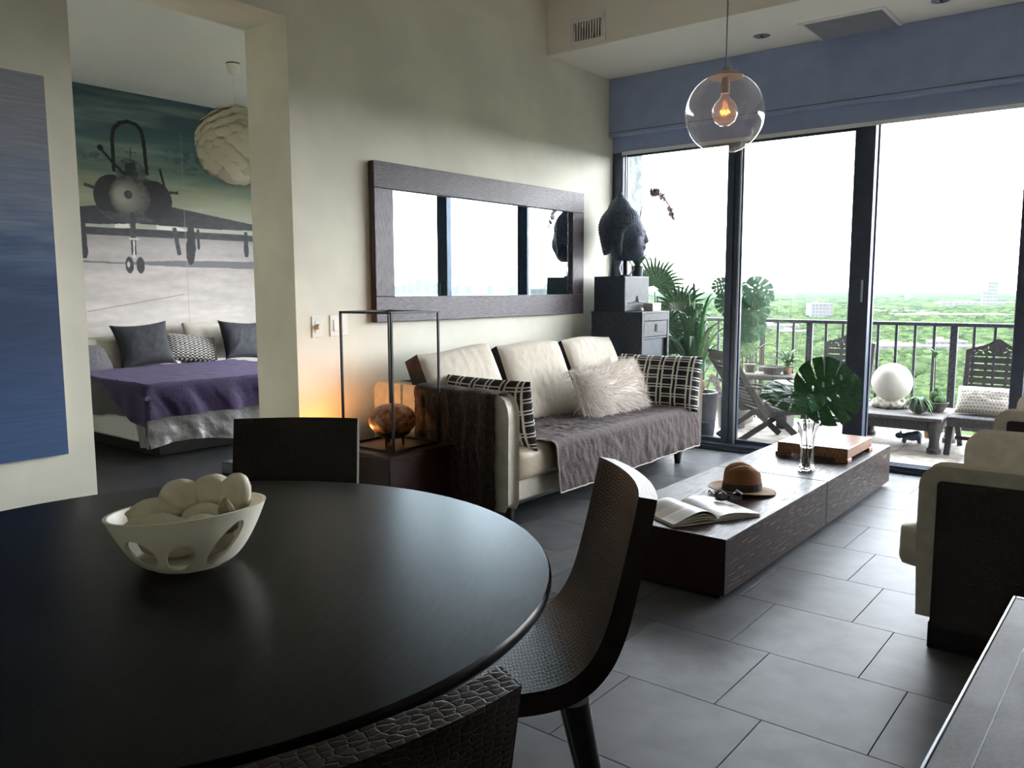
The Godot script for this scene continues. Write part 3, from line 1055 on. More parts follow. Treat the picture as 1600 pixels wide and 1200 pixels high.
func outdoors() -> void:
	var gy := -52.0
	var m := tri(mat("far_ground", C8(126, 138, 104), 0.95), Vector3(0.004, 0.004, 0.004), true)
	m.albedo_texture = ntex(fnl(71, 0.02, FastNoiseLite.TYPE_SIMPLEX_SMOOTH, 5), 512, ramp([[0.3, C8(14, 24, 10)], [0.55, C8(22, 32, 16)], [0.72, C8(44, 44, 40)], [0.8, C8(60, 58, 56)]]))
	m.albedo_color = Color.WHITE
	m.metallic_specular = 0.1
	mat("far_wall", C8(66, 65, 63), 0.8)
	mat("far_wall_grey", C8(62, 68, 74), 0.8)
	mat("far_roof", C8(84, 80, 76), 0.85)
	mat("far_window", C8(26, 30, 34), 0.5)
	mat("bay_water", C8(36, 54, 60), 0.4)
	var g := Geo.new().grid(48, 48, func(u: float, v: float): return V(-2000 + 17000 * u, gy, -15000 + 30000 * v), V(0, -5000, 0))
	structure("ground", g, M.far_ground, "green suburb land stretching to the horizon far below the balcony", "ground")
	g = Geo.new().bb(V(500, gy - 3, 3500), V(15000, gy + 0.4, 15000))
	var water := structure("water_bay", g, M.bay_water, "pale bay water before the far skyline, seen in the wall mirror", "water")
	water.set_meta("kind", "structure")
	# tree canopy: crowns nobody could count
	var canopy := mat("tree_canopy", Color.WHITE, 0.9)
	canopy.vertex_color_use_as_albedo = true
	canopy.metallic_specular = 0.1
	canopy.backlight_enabled = true
	canopy.backlight = Color(0.06, 0.1, 0.02)
	var nz := fnl(72, 1.3)
	var nz2 := fnl(73, 4.0)
	var crown := func(u: float, v: float) -> Vector3:
		var a := TAU * u
		var b := PI * (v - 0.5)
		var d := V(cos(b) * cos(a), sin(b), cos(b) * sin(a))
		return d * (1.0 + 0.4 * nz.get_noise_3dv(d) + 0.35 * nz2.get_noise_3dv(d)) * V(1, 0.72, 1)
	var cm := Geo.new().grid(18, 10, crown, Vector3.ZERO).mesh()
	var spots := []
	var r := RandomNumberGenerator.new()
	r.seed = 5
	var clump := fnl(74, 0.006)
	for k in 60000:
		var a := deg_to_rad(r.randf_range(50.0, 100.0))
		var dist := lerpf(230.0, 1900.0, pow(r.randf(), 1.4))
		var p := V(sin(a) * dist, gy, -cos(a) * dist)
		if clump.get_noise_2d(p.x, p.z) < -0.24:
			continue
		var s := r.randf_range(1.6, 3.4) * (0.75 + dist / 800.0)
		spots.append([p + V(0, s * 0.65, 0), V(s, s * r.randf_range(0.9, 1.3), s), r.randf()])
	for k in 16000:
		var a := deg_to_rad(r.randf_range(48.0, 100.0))
		var dist := sqrt(r.randf_range(pow(1800.0, 2), pow(9000.0, 2)))
		var p := V(sin(a) * dist, gy, -cos(a) * dist)
		if clump.get_noise_2d(p.x * 0.35, p.z * 0.35) < -0.2:
			continue
		var s := r.randf_range(14.0, 34.0)
		spots.append([p, V(s, r.randf_range(9.0, 15.0), s), r.randf()])
	var mm := MultiMesh.new()
	mm.transform_format = MultiMesh.TRANSFORM_3D
	mm.use_colors = true
	mm.mesh = cm
	mm.instance_count = spots.size()
	for k in spots.size():
		var e: Array = spots[k]
		mm.set_instance_transform(k, Transform3D(Basis(Vector3.UP, e[2] * 40.0) * Basis.from_scale(e[1]), e[0]))
		var c := C8(28, 38, 22).lerp(C8(54, 65, 37), e[2]).srgb_to_linear()
		mm.set_instance_color(k, c)
	var mi := MultiMeshInstance3D.new()
	mi.name = "tree_canopy"
	mi.multimesh = mm
	mi.material_override = canopy
	add_child(mi)
	tag(mi, "bright green tree canopy covering the suburb below the balcony railing", "trees", "", "stuff")
	# buildings, from nearest to farthest
	var B := [
		[685, -147, 100, 12, 9, 4, "white low building with dark windows among the trees, behind the white ball lamp"],
		[713, -170, 34, 14, 8, 3, "small white house left of the long white building beyond the railing"],
		[742, -137, 26, 14, 10, 3, "white house block among trees just right of the long white building"],
		[908, -340, 44, 16, 12, 4, "whitish house group seen between the leftmost railing balusters"],
		[851, -301, 30, 16, 9, 3, "low pale house right of the whitish house group beyond the railing"],
		[1267, -410, 32, 24, 30, 6, "pale multi-storey block rising above the railing left of the thick post"],
		[1602, -397, 130, 30, 12, 3, "long low pale building just above the railing, right of the thick post"],
		[1842, -402, 70, 24, 10, 3, "low pale building behind the long one, above the railing centre"],
		[1439, -262, 170, 40, 12, 3, "wide low white building along the railing top, right half of the view"],
		[1480, -120, 100, 40, 12, 3, "wide low white building along the railing top at the far right"],
		[2560, -392, 220, 50, 14, 3, "distant white hall beside the slender white tower"],
		[2368, -342, 22, 22, 68, 8, "slender white tower rising from the distant green land"],
		[2356, -354, 12, 12, 44, 5, "thin white spire left of the slender white tower"],
		[3620, -816, 20, 20, 48, 6, "tiny white tower block near the horizon in the open doorway"],
		[9915, -3361, 300, 60, 24, 3, "pale strip of buildings at the horizon left of the thick post"],
		[8678, -1149, 260, 60, 26, 3, "pale building at the horizon near the right window edge"],
	]
	for e in B:
		var p := V(e[0], gy, e[1])
		far_building(p, e[2], e[3], e[4], atan2(p.x, p.z) + 0.35, e[6], "", e[5], M.far_wall)
	# skyline across the bay, mirrored in the wall mirror
	var sk := [[43.5, 60], [44.0, 70], [44.5, 95], [45.0, 120], [45.6, 116], [46.2, 90], [46.8, 105], [47.6, 60], [48.5, 55], [50.0, 60], [51.5, 55]]
	var order := ["leftmost", "second from the left", "third from the left", "fourth from the left", "fifth from the left", "sixth from the left", "seventh from the left", "eighth from the left", "ninth from the left", "tenth from the left", "rightmost"]
	for k in sk.size():
		var e: Array = sk[k]
		var a: float = deg_to_rad(e[0])
		var p := V(sin(a), 0, cos(a)) * 9000.0 + V(0, gy, 0)
		far_building(p, 70, 60, e[1] + 30, a, "hazy pale skyline tower across the bay, %s in the wall mirror" % order[sk.size() - 1 - k], "towers of the skyline across the bay", 8, M.far_wall_grey, true)
	var a2 := deg_to_rad(54.35)
	far_building(V(sin(a2) * 420, gy, cos(a2) * 420), 11, 11, 53, a2, "white apartment tower with rows of windows reflected at the mirror's right end", "", 18, M.far_wall)

# ---------------------------------------------------------------- dining table and chairs
func dining() -> void:
	var c := V(0.829, 0, -1.532)
	var t := thing("dining_table", "large round black-stained dining table with a glossy worn top", "table", c, 0.5)
	put("top", Geo.new().lathe([Vector2(0, 0.705), Vector2(0.70, 0.705), Vector2(0.752, 0.712), Vector2(0.7605, 0.722), Vector2(0.7605, 0.734), Vector2(0.756, 0.74), Vector2(0, 0.74)], 96), M.table_black_wood, t)
	put("pedestal", Geo.new().lathe([Vector2(0, 0.03), Vector2(0.13, 0.03), Vector2(0.10, 0.12), Vector2(0.085, 0.5), Vector2(0.12, 0.66), Vector2(0.2, 0.704), Vector2(0, 0.704)], 40), M.table_black_wood, t)
	put("foot", Geo.new().lathe([Vector2(0, 0), Vector2(0.33, 0), Vector2(0.335, 0.012), Vector2(0.32, 0.022), Vector2(0.1, 0.035), Vector2(0, 0.035)], 48), M.table_black_wood, t)
	put("scratch", Geo.new().tube([V(0.27, 0.7402, -0.28), V(0.30, 0.7402, -0.24), V(0.315, 0.7402, -0.17)], 0.0007, 5), M.cord_grey, t)
	var ch := dining_chair()
	ch.position = V(1.60, 0, -0.955)
	ch.rotation.y = atan2(-0.69, -0.72)
	tag(ch, "dark reptile-embossed leather dining chair standing before the coffee table", "chair", "embossed dining chairs")
	var c2 := twin(ch, "dark embossed dining chair on the far side of the table, before the side table", "embossed dining chairs")
	c2.position = V(1.655, 0, -2.24)
	c2.rotation.y = atan2(-0.77, 0.64)
	var c3 := twin(ch, "dark embossed dining chair in the foreground seen from behind, cut by the picture's lower edge", "embossed dining chairs")
	c3.position = V(0.485, 0, -0.61)
	c3.rotation.y = atan2(0.27, -0.96)
	fruit_bowl()

func twin(o: Node3D, label: String, group := "") -> Node3D:
	var c: Node3D = o.duplicate()
	c.name = numbered(String(o.name).rstrip("0123456789").trim_suffix("_"))
	add_child(c, true)
	c.set_meta("label", label)
	if group:
		c.set_meta("group", group)
	return c

# local +z is the way the sitter faces; the origin lies under the top of the back
func dining_chair() -> Node3D:
	var t := thing("dining_chair", "chair", "chair")
	# side profile (z forward, y up) as a centre line with thickness
	var line := [[-0.012, 0.87, 0.020], [0.005, 0.78, 0.021], [0.026, 0.68, 0.022], [0.05, 0.585, 0.0235], [0.078, 0.52, 0.025], [0.115, 0.475, 0.026], [0.165, 0.447, 0.026], [0.23, 0.434, 0.026], [0.32, 0.431, 0.026], [0.42, 0.434, 0.025], [0.50, 0.436, 0.023], [0.535, 0.432, 0.018]]
	var prof := []          # [z, y, nz, ny, half]
	for i in line.size():
		var a: Array = line[maxi(i - 1, 0)]
		var b: Array = line[mini(i + 1, line.size() - 1)]
		var d := Vector2(b[0] - a[0], b[1] - a[1]).normalized()
		prof.append([line[i][0], line[i][1], -d.y, d.x, line[i][2]])
	var w := 0.205
	var at := func(u: float, v: float, s: float) -> Vector3:
		var k := v * (prof.size() - 1)
		var i := mini(int(k), prof.size() - 2)
		var f := k - i
		var i0 := maxi(i - 1, 0)
		var i3 := mini(i + 2, prof.size() - 1)
		var z: float = cubic_interpolate(prof[i][0], prof[i + 1][0], prof[i0][0], prof[i3][0], f)
		var y: float = cubic_interpolate(prof[i][1], prof[i + 1][1], prof[i0][1], prof[i3][1], f)
		var nz: float = lerpf(prof[i][2], prof[i + 1][2], f)
		var ny: float = lerpf(prof[i][3], prof[i + 1][3], f)
		var h: float = lerpf(prof[i][4], prof[i + 1][4], f)
		var x := (u - 0.5) * 2.0
		var bow := -0.028 * (1.0 - x * x) * clampf((y - 0.46) / 0.3, 0.0, 1.0)   # the back is hollowed
		return V(x * w, y + ny * h * s, z + nz * h * s + bow)
	var g := Geo.new()
	for s in [1.0, -1.0]:
		g.grid(14, 66, func(u: float, v: float): return at.call(u, v, s), V(0, 0.66, 0.25) if s < 0 else at.call(0.5, 0.35, -6.0))
	put("shell", g, M.embossed_leather, t)
	var e := Geo.new()
	var inside := V(0, 0.55, 0.15)
	for u in [0.0, 1.0]:
		e.grid(1, 66, func(k: float, v: float): return at.call(u, v, k * 2.0 - 1.0), V(0, 0.5, 0.12))
	e.grid(14, 1, func(u: float, k: float): return at.call(u, 1.0, k * 2.0 - 1.0), V(0, 0.43, 0.2))
	e.grid(14, 1, func(u: float, k: float): return at.call(u, 0.0, k * 2.0 - 1.0), V(0, 0.6, 0.0))
	put("shell_edge", e, M.embossed_leather, t)
	for p in [[-1.0, 0.13, -0.085], [1.0, 0.13, -0.085], [-1.0, 0.44, 0.05], [1.0, 0.44, 0.05]]:
		var g2 := Geo.new()
		g2.tube([V(p[0] * 0.165, 0.415, p[1]), V(p[0] * 0.19, 0.0, p[1] + p[2])], [0.03, 0.016], 14)
		put("leg", g2, M.dark_lacquer, t)
	return t

func fruit_bowl() -> void:
	var at := V(0.862, 0.74, -1.545)
	# long axis runs across the view
	var yaw := atan2(-0.72, 0.69)
	var t := thing("bowl", "cream ceramic bowl with oval cut-outs, filled with shells, on the black table", "bowl", at, yaw)
	# outline: an uneven boat with a higher right end
	var prof := func(v: float) -> Vector2:
		var r := lerpf(0.080, 0.150, pow(v, 0.55))
		return Vector2(r, 0.006 + 0.105 * v)
	var shape := func(u: float, v: float, s: float) -> Vector3:
		var a := TAU * u
		var p: Vector2 = prof.call(v)
		var r := p.x - (0.0035 if s < 0.0 else -0.0) * 2.0
		var lift := (0.013 * cos(a - 0.35) + 0.004) * v * v
		return V(cos(a) * r * (1.0 + 0.06 * v), p.y + lift, sin(a) * r * (1.0 - 0.10 * v))
	var holes := [[0.325, 0.42, 0.042, 0.27, 0.3], [0.225, 0.33, 0.034, 0.26, -0.25], [0.118, 0.48, 0.030, 0.36, -0.6], [0.60, 0.40, 0.03, 0.22, 0.2], [0.80, 0.40, 0.03, 0.24, -0.2], [0.93, 0.35, 0.022, 0.2, 0.1]]
	var inside := func(u: float, v: float) -> float:
		var best := 1.0
		for h in holes:
			var du := fposmod(u - h[0] + 0.5, 1.0) - 0.5
			var dv: float = v - h[1]
			du -= dv * h[4] * 0.12
			best = minf(best, sqrt(pow(du / h[2], 2) + pow(dv / h[3], 2)) - 1.0)
		return best
	put("wall", Geo.new().cut(120, 30, inside, shape, true), M.bone_ceramic, t)
	put("base", Geo.new().lathe([Vector2(0, 0.0), Vector2(0.074, 0.0), Vector2(0.078, 0.004), Vector2(0.076, 0.012), Vector2(0.089, 0.014), Vector2(0.087, 0.021), Vector2(0, 0.016)], 56), M.bone_ceramic, t)
	# shells
	var r := RandomNumberGenerator.new()
	r.seed = 3
	var nz := fnl(81, 2.2)
	var shells := [
		["egg", V(-0.018, 0.126, -0.032), V(0.046, 0.042, 0.041), "smooth round cream shell at the back left of the bowl"],
		["egg", V(0.045, 0.128, -0.042), V(0.050, 0.046, 0.039), "large pale rounded shell at the back centre of the bowl"],
		["scallop", V(0.090, 0.126, -0.016), V(0.035, 0.057, 0.028), "tall open clam shell standing at the right of the bowl"],
		["conch", V(-0.055, 0.106, 0.008), V(0.057, 0.033, 0.039), "spiky conch shell at the left of the bowl"],
		["conch", V(-0.030, 0.096, 0.056), V(0.073, 0.024, 0.028), "long pointed whelk shell at the bowl's near left rim"],
		["egg", V(0.042, 0.096, 0.020), V(0.046, 0.033, 0.037), "plain round shell low in the middle of the bowl"],
		["egg", V(0.048, 0.092, 0.064), V(0.040, 0.026, 0.024), "flat cream shell at the bowl's near right rim"],
		["cone", V(0.088, 0.104, 0.028), V(0.031, 0.037, 0.026), "sandy speckled cone shell at the right of the bowl"],
		["egg", V(-0.026, 0.052, 0.014), V(0.066, 0.033, 0.060), "big shell lying at the bottom of the bowl"],
		["egg", V(0.044, 0.050, 0.000), V(0.051, 0.031, 0.052), "shell showing through the bowl's middle cut-out"],
	]
	for e in shells:
		var kind: String = e[0]
		var rad: Vector3 = e[2]
		var ph := r.randf() * 6.0
		var f := func(u: float, v: float) -> Vector3:
			var a := TAU * u
			var b := PI * (v - 0.5)
			var d := V(cos(b) * cos(a), sin(b), cos(b) * sin(a))
			var k := 1.0 + 0.05 * nz.get_noise_3dv(d + Vector3.ONE * ph)
			if kind == "scallop":
				k += 0.03 * cos(a * 16.0) * cos(b)
				d.z *= 0.6 + 0.4 * d.y
			elif kind == "conch":
				k += 0.22 * pow(maxf(0.0, cos(a * 5.0)), 8.0) * pow(maxf(0.0, cos(b * 3.0 - 1.0)), 4.0) * (1.0 if d.x < 0.3 else 0.0)
				d.y *= 1.0 - 0.75 * clampf(d.x, 0.0, 1.0)
				d.z *= 1.0 - 0.75 * clampf(d.x, 0.0, 1.0)
			elif kind == "cone":
				d.x *= 0.35 + 0.65 * (0.5 - 0.5 * d.y)
				d.z *= 0.35 + 0.65 * (0.5 - 0.5 * d.y)
				k += 0.05 * nz.get_noise_3dv(d * 4.0)
			return d * rad * k
		var s := solid("shell", Geo.new().grid(40, 22, f, Vector3.ZERO), M.shell_sand if kind == "cone" else M.shell_white, e[3], "shell", "shells in the bowl")
		s.transform = Transform3D(Basis(Vector3.UP, yaw), at) * Transform3D(Basis(V(0.3, 0.2, 1).normalized(), -0.35 if kind == "scallop" else 0.1 * (r.randf() - 0.5)), e[1])

# ---------------------------------------------------------------- sofa, side table
func cushion(w: float, h: float, t: float, seed_: int, pinch := 0.35, n := 26) -> Callable:
	# returns f(u, v, side): a stuffed square cushion in the x-y plane
	var nz := fnl(seed_, 3.5)
	var nz2 := fnl(seed_ + 1, 9.0)
	return func(u: float, v: float, s: float) -> Vector3:
		var x := u * 2.0 - 1.0
		var y := v * 2.0 - 1.0
		var edge := pow(maxf(0.0, 1.0 - pow(absf(x), 3.0)), 0.55) * pow(maxf(0.0, 1.0 - pow(absf(y), 3.0)), 0.55)
		var pull := 1.0 - 0.06 * pinch * 3.0 * (1.0 - x * x) * absf(y) * absf(y) 
		var pull2 := 1.0 - 0.06 * pinch * 3.0 * (1.0 - y * y) * absf(x) * absf(x)
		var wr := 0.012 * nz.get_noise_3d(x, y, s * 3.0) + 0.005 * nz2.get_noise_3d(x, y, s * 5.0)
		return V(x * w * 0.5 * pull2, y * h * 0.5 * pull, s * (t * 0.5 * edge + wr * edge))

func cushion_geo(f: Callable, n := 30) -> Geo:
	var g := Geo.new()
	for s in [1.0, -1.0]:
		g.grid(n, n, func(u: float, v: float): return f.call(u, v, s), V(0, 0, -s * 0.5), 900)
	return g

func sofa_group() -> void:
	var t := thing("sofa", "long cream sofa with slab arms and dark legs under the wall mirror", "sofa", V(4.47, 0, -3.2))
	# x from -1.16 to 1.16, z from -0.48 to 0.52
	put("base", Geo.new().bb(V(-1.10, 0.135, -0.42), V(1.10, 0.25, 0.50), 0.014), M.cream_leather, t)
	put("plinth", Geo.new().bb(V(-1.12, 0.105, -0.4), V(1.12, 0.135, 0.46), 0.004), M.dark_lacquer, t)
	for s in [-1.0, 1.0]:
		var arm := PackedVector2Array()
		for q in [[-0.48, 0.13], [0.505, 0.13], [0.515, 0.15], [0.52, 0.62], [0.514, 0.665], [0.498, 0.70], [0.47, 0.72], [0.44, 0.728], [-0.46, 0.728], [-0.48, 0.70]]:
			arm.append(Vector2(q[0], q[1]))
		# profile lies in the z-y plane
		var b := Basis(V(0, 0, 1), V(0, 1, 0), V(-1, 0, 0))
		put("arm", rounded_slab(arm, 0.095, V(s * 1.115 + 0.0475, 0, 0), b), M.cream_leather, t)
	put("back", Geo.new().box(V(0, 0.46, -0.41), V(2.14, 0.56, 0.12), 0.02, Basis(V(1, 0, 0), -0.06)), M.dark_brown_cloth, t)
	put("seat_cushion", soft_block(V(0, 0.335, 0.09), V(2.12, 0.185, 0.86), 0.05, 5), M.seat_leather, t)
	for p in [V(1.0, 0, 0.43), V(-1.02, 0, 0.43), V(1.0, 0, -0.36), V(-1.02, 0, -0.36)]:
		put("leg", Geo.new().lathe([Vector2(0, 0), Vector2(0.022, 0), Vector2(0.04, 0.13), Vector2(0, 0.13)], 4, p, Basis(Vector3.UP, PI / 4), 20.0), M.dark_lacquer, t)
	# three loose back cushions: cream face, dark brown back and sides
	var xs := [[3.39, 4.095], [4.13, 4.80], [4.835, 5.52]]
	var which := ["left", "middle", "right"]
	var desc := ["loose cream back cushion at the lamp end of the sofa", "loose cream back cushion in the middle of the sofa", "loose cream back cushion at the cabinet end of the sofa"]
	for k in 3:
		var w: float = xs[k][1] - xs[k][0]
		var c := thing("back_cushion", desc[k], "cushion", V((xs[k][0] + xs[k][1]) * 0.5, 0.66, -3.37 + 0.012 * k), 0.0, "sofa back cushions")
		c.rotation = V(-0.42, [0.03, -0.04, 0.02][k], [0.02, -0.015, 0.0][k])
		var nz := fnl(90 + k, 2.6)
		var nzf := fnl(96 + k, 5.0)
		var face := func(u: float, v: float) -> Vector3:
			var x := u * 2 - 1
			var y := v * 2 - 1
			var e := pow(maxf(0.0, 1 - pow(absf(x), 6.0)), 0.7) * pow(maxf(0.0, 1 - pow(absf(y), 6.0)), 0.7)
			# pull creases hang down from the upper seam
			var cr := 0.003 * sin(x * 24.0 + 3.0 * nz.get_noise_2d(x * 2.0, y)) * smoothstep(0.2, 0.95, y) * (0.5 + nz.get_noise_2d(x * 3.0, 4.0))
			return V(x * w * 0.5 * (1 - 0.02 * (1 - y * y) - 0.02 * y), y * 0.275 + 0.012 * sin(x * 2.4 + k) * maxf(y, 0.0), 0.055 + 0.05 * e + (cr + 0.004 * nzf.get_noise_2d(x, y)) * e)
		put("front_panel", Geo.new().grid(44, 30, face, V(0, 0, -1)), M.cream_cloth, c)
		var back := func(u: float, v: float) -> Vector3:
			var x := u * 2 - 1
			var y := v * 2 - 1
			var e := pow(maxf(0.0, 1 - pow(absf(x), 6.0)), 0.5) * pow(maxf(0.0, 1 - pow(absf(y), 6.0)), 0.5)
			return V(x * w * 0.5 * (0.985 - 0.02 * y + 0.01 * e), y * 0.272 + 0.012 * sin(x * 2.4 + k) * maxf(y, 0.0), -0.06 - 0.03 * e)
		var g := Geo.new().grid(20, 16, back, V(0, 0, 1))
		# side strip between the two panels
		for side in 4:
			var rim := func(u: float, v: float) -> Vector3:
				var q: Vector2 = [Vector2(u, 0), Vector2(1, u), Vector2(1 - u, 1), Vector2(0, 1 - u)][side]
				return back.call(q.x, q.y).lerp(face.call(q.x, q.y), v)
			g.grid(24, 2, rim, V(0, 0, 0))
		put("back_panel", g, M.dark_brown_cloth, c)
	# lattice pillows
	var img := Image.create(256, 256, false, Image.FORMAT_RGB8)
	img.fill(C8(34, 33, 38))
	for k in 6:
		var a := 12 + k * 42
		for d in [0, 12]:
			img.fill_rect(Rect2i(a + d, 0, 5, 256), C8(226, 218, 206))
	for k in 6:
		var a := 12 + k * 42
		for d in [0, 12]:
			img.fill_rect(Rect2i(0, a + d, 256, 5), C8(226, 218, 206))
		for j in 6:       # the bands pass over and under each other
			var b := 12 + j * 42
			if (j + k) % 2 == 0:
				for d in [0, 12]:
					img.fill_rect(Rect2i(b + d, a - 2, 5, 21), C8(226, 218, 206))
				img.fill_rect(Rect2i(b + 5, a - 2, 7, 21), C8(34, 33, 38))
	var lat := image_mat("lattice_cloth", img, 0.9)
	var lp := thing("lattice_pillow", "black pillow with white woven lattice lines leaning on the sofa's hide-covered arm", "pillow", V(3.565, 0.60, -3.02), 0.0, "lattice pillows")
	lp.rotation = V(0, PI / 2 - 0.05, 0)
	lp.rotate_object_local(V(1, 0, 0), -0.16)
	put("cover", cushion_geo(cushion(0.70, 0.40, 0.17, 101, 0.15)), lat, lp)
	put("tassel_knot", Geo.new().box(V(-0.325, -0.175, 0.0), V(0.03, 0.03, 0.02), 0.008).box(V(0.325, 0.18, 0.0), V(0.03, 0.03, 0.02), 0.008), M.white_linen, lp)
	var rp := thing("lattice_pillow", "black pillow with white woven lattice lines at the window end of the sofa", "pillow", V(5.36, 0.615, -2.90), 0.0, "lattice pillows")
	rp.rotation = V(0, -PI / 2 + 0.16, 0)
	rp.rotate_object_local(V(1, 0, 0), -0.3)
	put("cover", cushion_geo(cushion(0.66, 0.41, 0.16, 103, 0.15)), lat, rp)
	# furry pillow
	var fp := thing("fur_pillow", "shaggy white long-haired pillow on the middle of the sofa", "pillow", V(4.83, 0.595, -2.985), 0.0)
	fp.rotation = V(-0.35, -0.10, 0.05)
	var core := cushion(0.68, 0.36, 0.2, 105, 0.3)
	put("cover", cushion_geo(core, 20), M.fur_white, fp)
	var hair := Geo.new()
	var r := RandomNumberGenerator.new()
	r.seed = 17
	var hv := PackedVector3Array()
	for k in 5200:
		var u := r.randf()
		var v := r.randf()
		if k % 4 == 0:   # more along the outline
			if r.randf() < 0.5:
				v = 0.0 if r.randf() < 0.35 else 1.0
			else:
				u = float(r.randi() % 2)
		var s := 1.0 if r.randf() < 0.8 else -1.0
		var p: Vector3 = core.call(u, v, s)
		var n := V((u - 0.5) * 1.2, (v - 0.5) * 1.0, s * 0.55).normalized()
		var side := V(r.randf_range(-1, 1), r.randf_range(-0.4, 0.4), 0).normalized()
		var len := r.randf_range(0.045, 0.085)
		var fall := V(r.randf_range(-0.6, 0.6), r.randf_range(-1.0, 0.1), 0.15 * s)
		var q1 := p + n * len * 0.5 + fall * len * 0.2
		var q2 := p + n * len * 0.75 + fall * len * 0.65
		var wv := side * 0.0016
		for e in [p - wv, p + wv, q1 + wv, p - wv, q1 + wv, q1 - wv, q1 - wv, q1 + wv, q2]:
			hv.append(e)
	hair.emit_raw(hv, PackedVector2Array(), FLAT, false)
	var ho := put("fur", hair, M.fur_white, fp)
	ho.set_meta("kind", "stuff")
	# velvet throw over the seat
	var nz := fnl(111, 1.7)
	var nz2 := fnl(112, 5.0)
	var throw := func(u: float, v: float) -> Vector3:
		# u along the sofa, v from the back over the seat and down the front
		var x := lerpf(3.60 + 0.12 * v, 5.50, u) + 0.01 * nz.get_noise_2d(v * 6.0, u * 3.0)
		var L := v * 1.05
		var fold := 0.016 * sin(u * 46.0 + 5.0 * nz.get_noise_2d(u * 3.0, v * 2.0)) * (0.4 + nz.get_noise_2d(u * 4.0 + 9.0, v * 3.0))
		var rip := 0.012 * nz2.get_noise_2d(u * 7.0, v * 2.5) + 0.008 * sin(v * 40.0 + u * 9.0 + 4.0 * nz.get_noise_2d(u * 5.0, v * 5.0)) * smoothstep(0.75, 0.4, v)
		var edge := 0.435
		var zf := -2.672
		if L < 0.72:
			return V(x, edge + 0.016 + maxf(rip * 0.8, -0.008), zf - 0.72 + L)
		var a := (L - 0.72) / 0.08
		if a < 1.0:
			var th := a * PI / 2
			return V(x, edge + 0.016 - 0.05 * (1 - cos(th)), zf + 0.05 * sin(th) + 0.008 + rip * 0.3)
		var down := L - 0.80
		var slack := 0.02 * sin(u * 5.0 + 0.6)
		return V(x + 0.02 * down, edge - 0.034 - down * (1.0 + slack), zf + 0.058 + fold * (0.3 + down * 2.0) + rip * 0.4)
	var th := thing("sofa_throw", "taupe velvet throw spread over the sofa seat and hanging down its front", "throw")
	put("cloth", Geo.new().sheet(150, 60, throw, 0.006, V(0, 1, 0.6)), M.taupe_velvet, th)
	var hem := []
	for k in 41:
		hem.append(throw.call(0.0, k / 40.0) + V(-0.002, 0.002, 0.001))
	for k in 61:
		hem.append(throw.call(k / 60.0, 1.0) + V(0, -0.002, 0.002))
	put("piping", Geo.new().tube(hem, 0.005, 6), M.cream_cloth, th)
	# dark hide thrown over the near arm
	var hz := fnl(113, 2.0)
	var hide := func(u: float, v: float) -> Vector3:
		# u from the back of the arm to its front, v from the inside over the top down to the floor
		var z := lerpf(-3.335, -2.745, u) + 0.012 * hz.get_noise_2d(v * 4.0, 7.0)
		var fold := 0.008 * sin(u * 30.0 + 3.0 * hz.get_noise_2d(u * 3.0, v)) * (0.4 + v)
		var L := v * 0.96 - 0.14
		var xin := 3.41
		var xout := 3.295
		var top := 0.745 + 0.004 * sin(u * 20.0) - 0.012 * smoothstep(0.9, 1.0, u)
		if L < 0.0:
			return V(xin + 0.006, top + L, z)
		if L < 0.13:
			return V(lerpf(xin, xout, L / 0.13), top + 0.012 * sin(PI * L / 0.13), z)
		return V(xout - 0.010 - fold - 0.015 * (L - 0.13), top - (L - 0.13) * 0.96, z + 0.01 * u * (L - 0.13))
	solid("arm_throw", Geo.new().sheet(60, 70, hide, 0.007, V(-1, 0.5, 0)), M.dark_hide, "dark brown shaggy hide draped over the near sofa arm", "throw")
	side_table()

# slab with rounded long edges: the outline drawn out along z of b, with its rim chamfered
func rounded_slab(poly: PackedVector2Array, depth: float, o: Vector3, b: Basis) -> Geo:
	var g := Geo.new()
	var steps := [[0.022, 0.0], [0.010, 0.006], [0.003, 0.014], [0.0, 0.026]]
	var rings := []
	for s in steps:
		rings.append([inset(poly, s[0]), s[1]])
	for k in range(steps.size() - 1, -1, -1):
		rings.append([rings[k][0], depth - steps[k][1]])
	var n := poly.size()
	var v := PackedVector3Array()
	for k in rings.size() - 1:
		for i in n:
			var i2 := (i + 1) % n
			var A := o + b * V(rings[k][0][i].x, rings[k][0][i].y, rings[k][1])
			var B := o + b * V(rings[k][0][i2].x, rings[k][0][i2].y, rings[k][1])
			var C := o + b * V(rings[k + 1][0][i2].x, rings[k + 1][0][i2].y, rings[k + 1][1])
			var D := o + b * V(rings[k + 1][0][i].x, rings[k + 1][0][i].y, rings[k + 1][1])
			for e in [A, B, C, A, C, D]:
				v.append(e)
	g.emit(v, PackedVector2Array(), 5)
	for e in [0, rings.size() - 1]:
		var idx := Geometry2D.triangulate_polygon(rings[e][0])
		var w := PackedVector3Array()
		for q in idx:
			w.append(o + b * V(rings[e][0][q].x, rings[e][0][q].y, rings[e][1]))
		g.emit(w, PackedVector2Array(), FLAT, o + b * V(poly[0].x, poly[0].y + 0.2, depth * 0.5))
	return g

func inset(poly: PackedVector2Array, d: float) -> PackedVector2Array:
	var out := PackedVector2Array()
	var n := poly.size()
	var cw := Geometry2D.is_polygon_clockwise(poly)
	for i in n:
		var a := poly[(i + n - 1) % n]
		var b := poly[i]
		var c := poly[(i + 1) % n]
		var n0 := (b - a).normalized().orthogonal()
		var n1 := (c - b).normalized().orthogonal()
		var m := (n0 + n1).normalized()
		var k := d / maxf(0.4, m.dot(n0))
		out.append(b + m * (k if cw else -k) * -1.0)
	return out

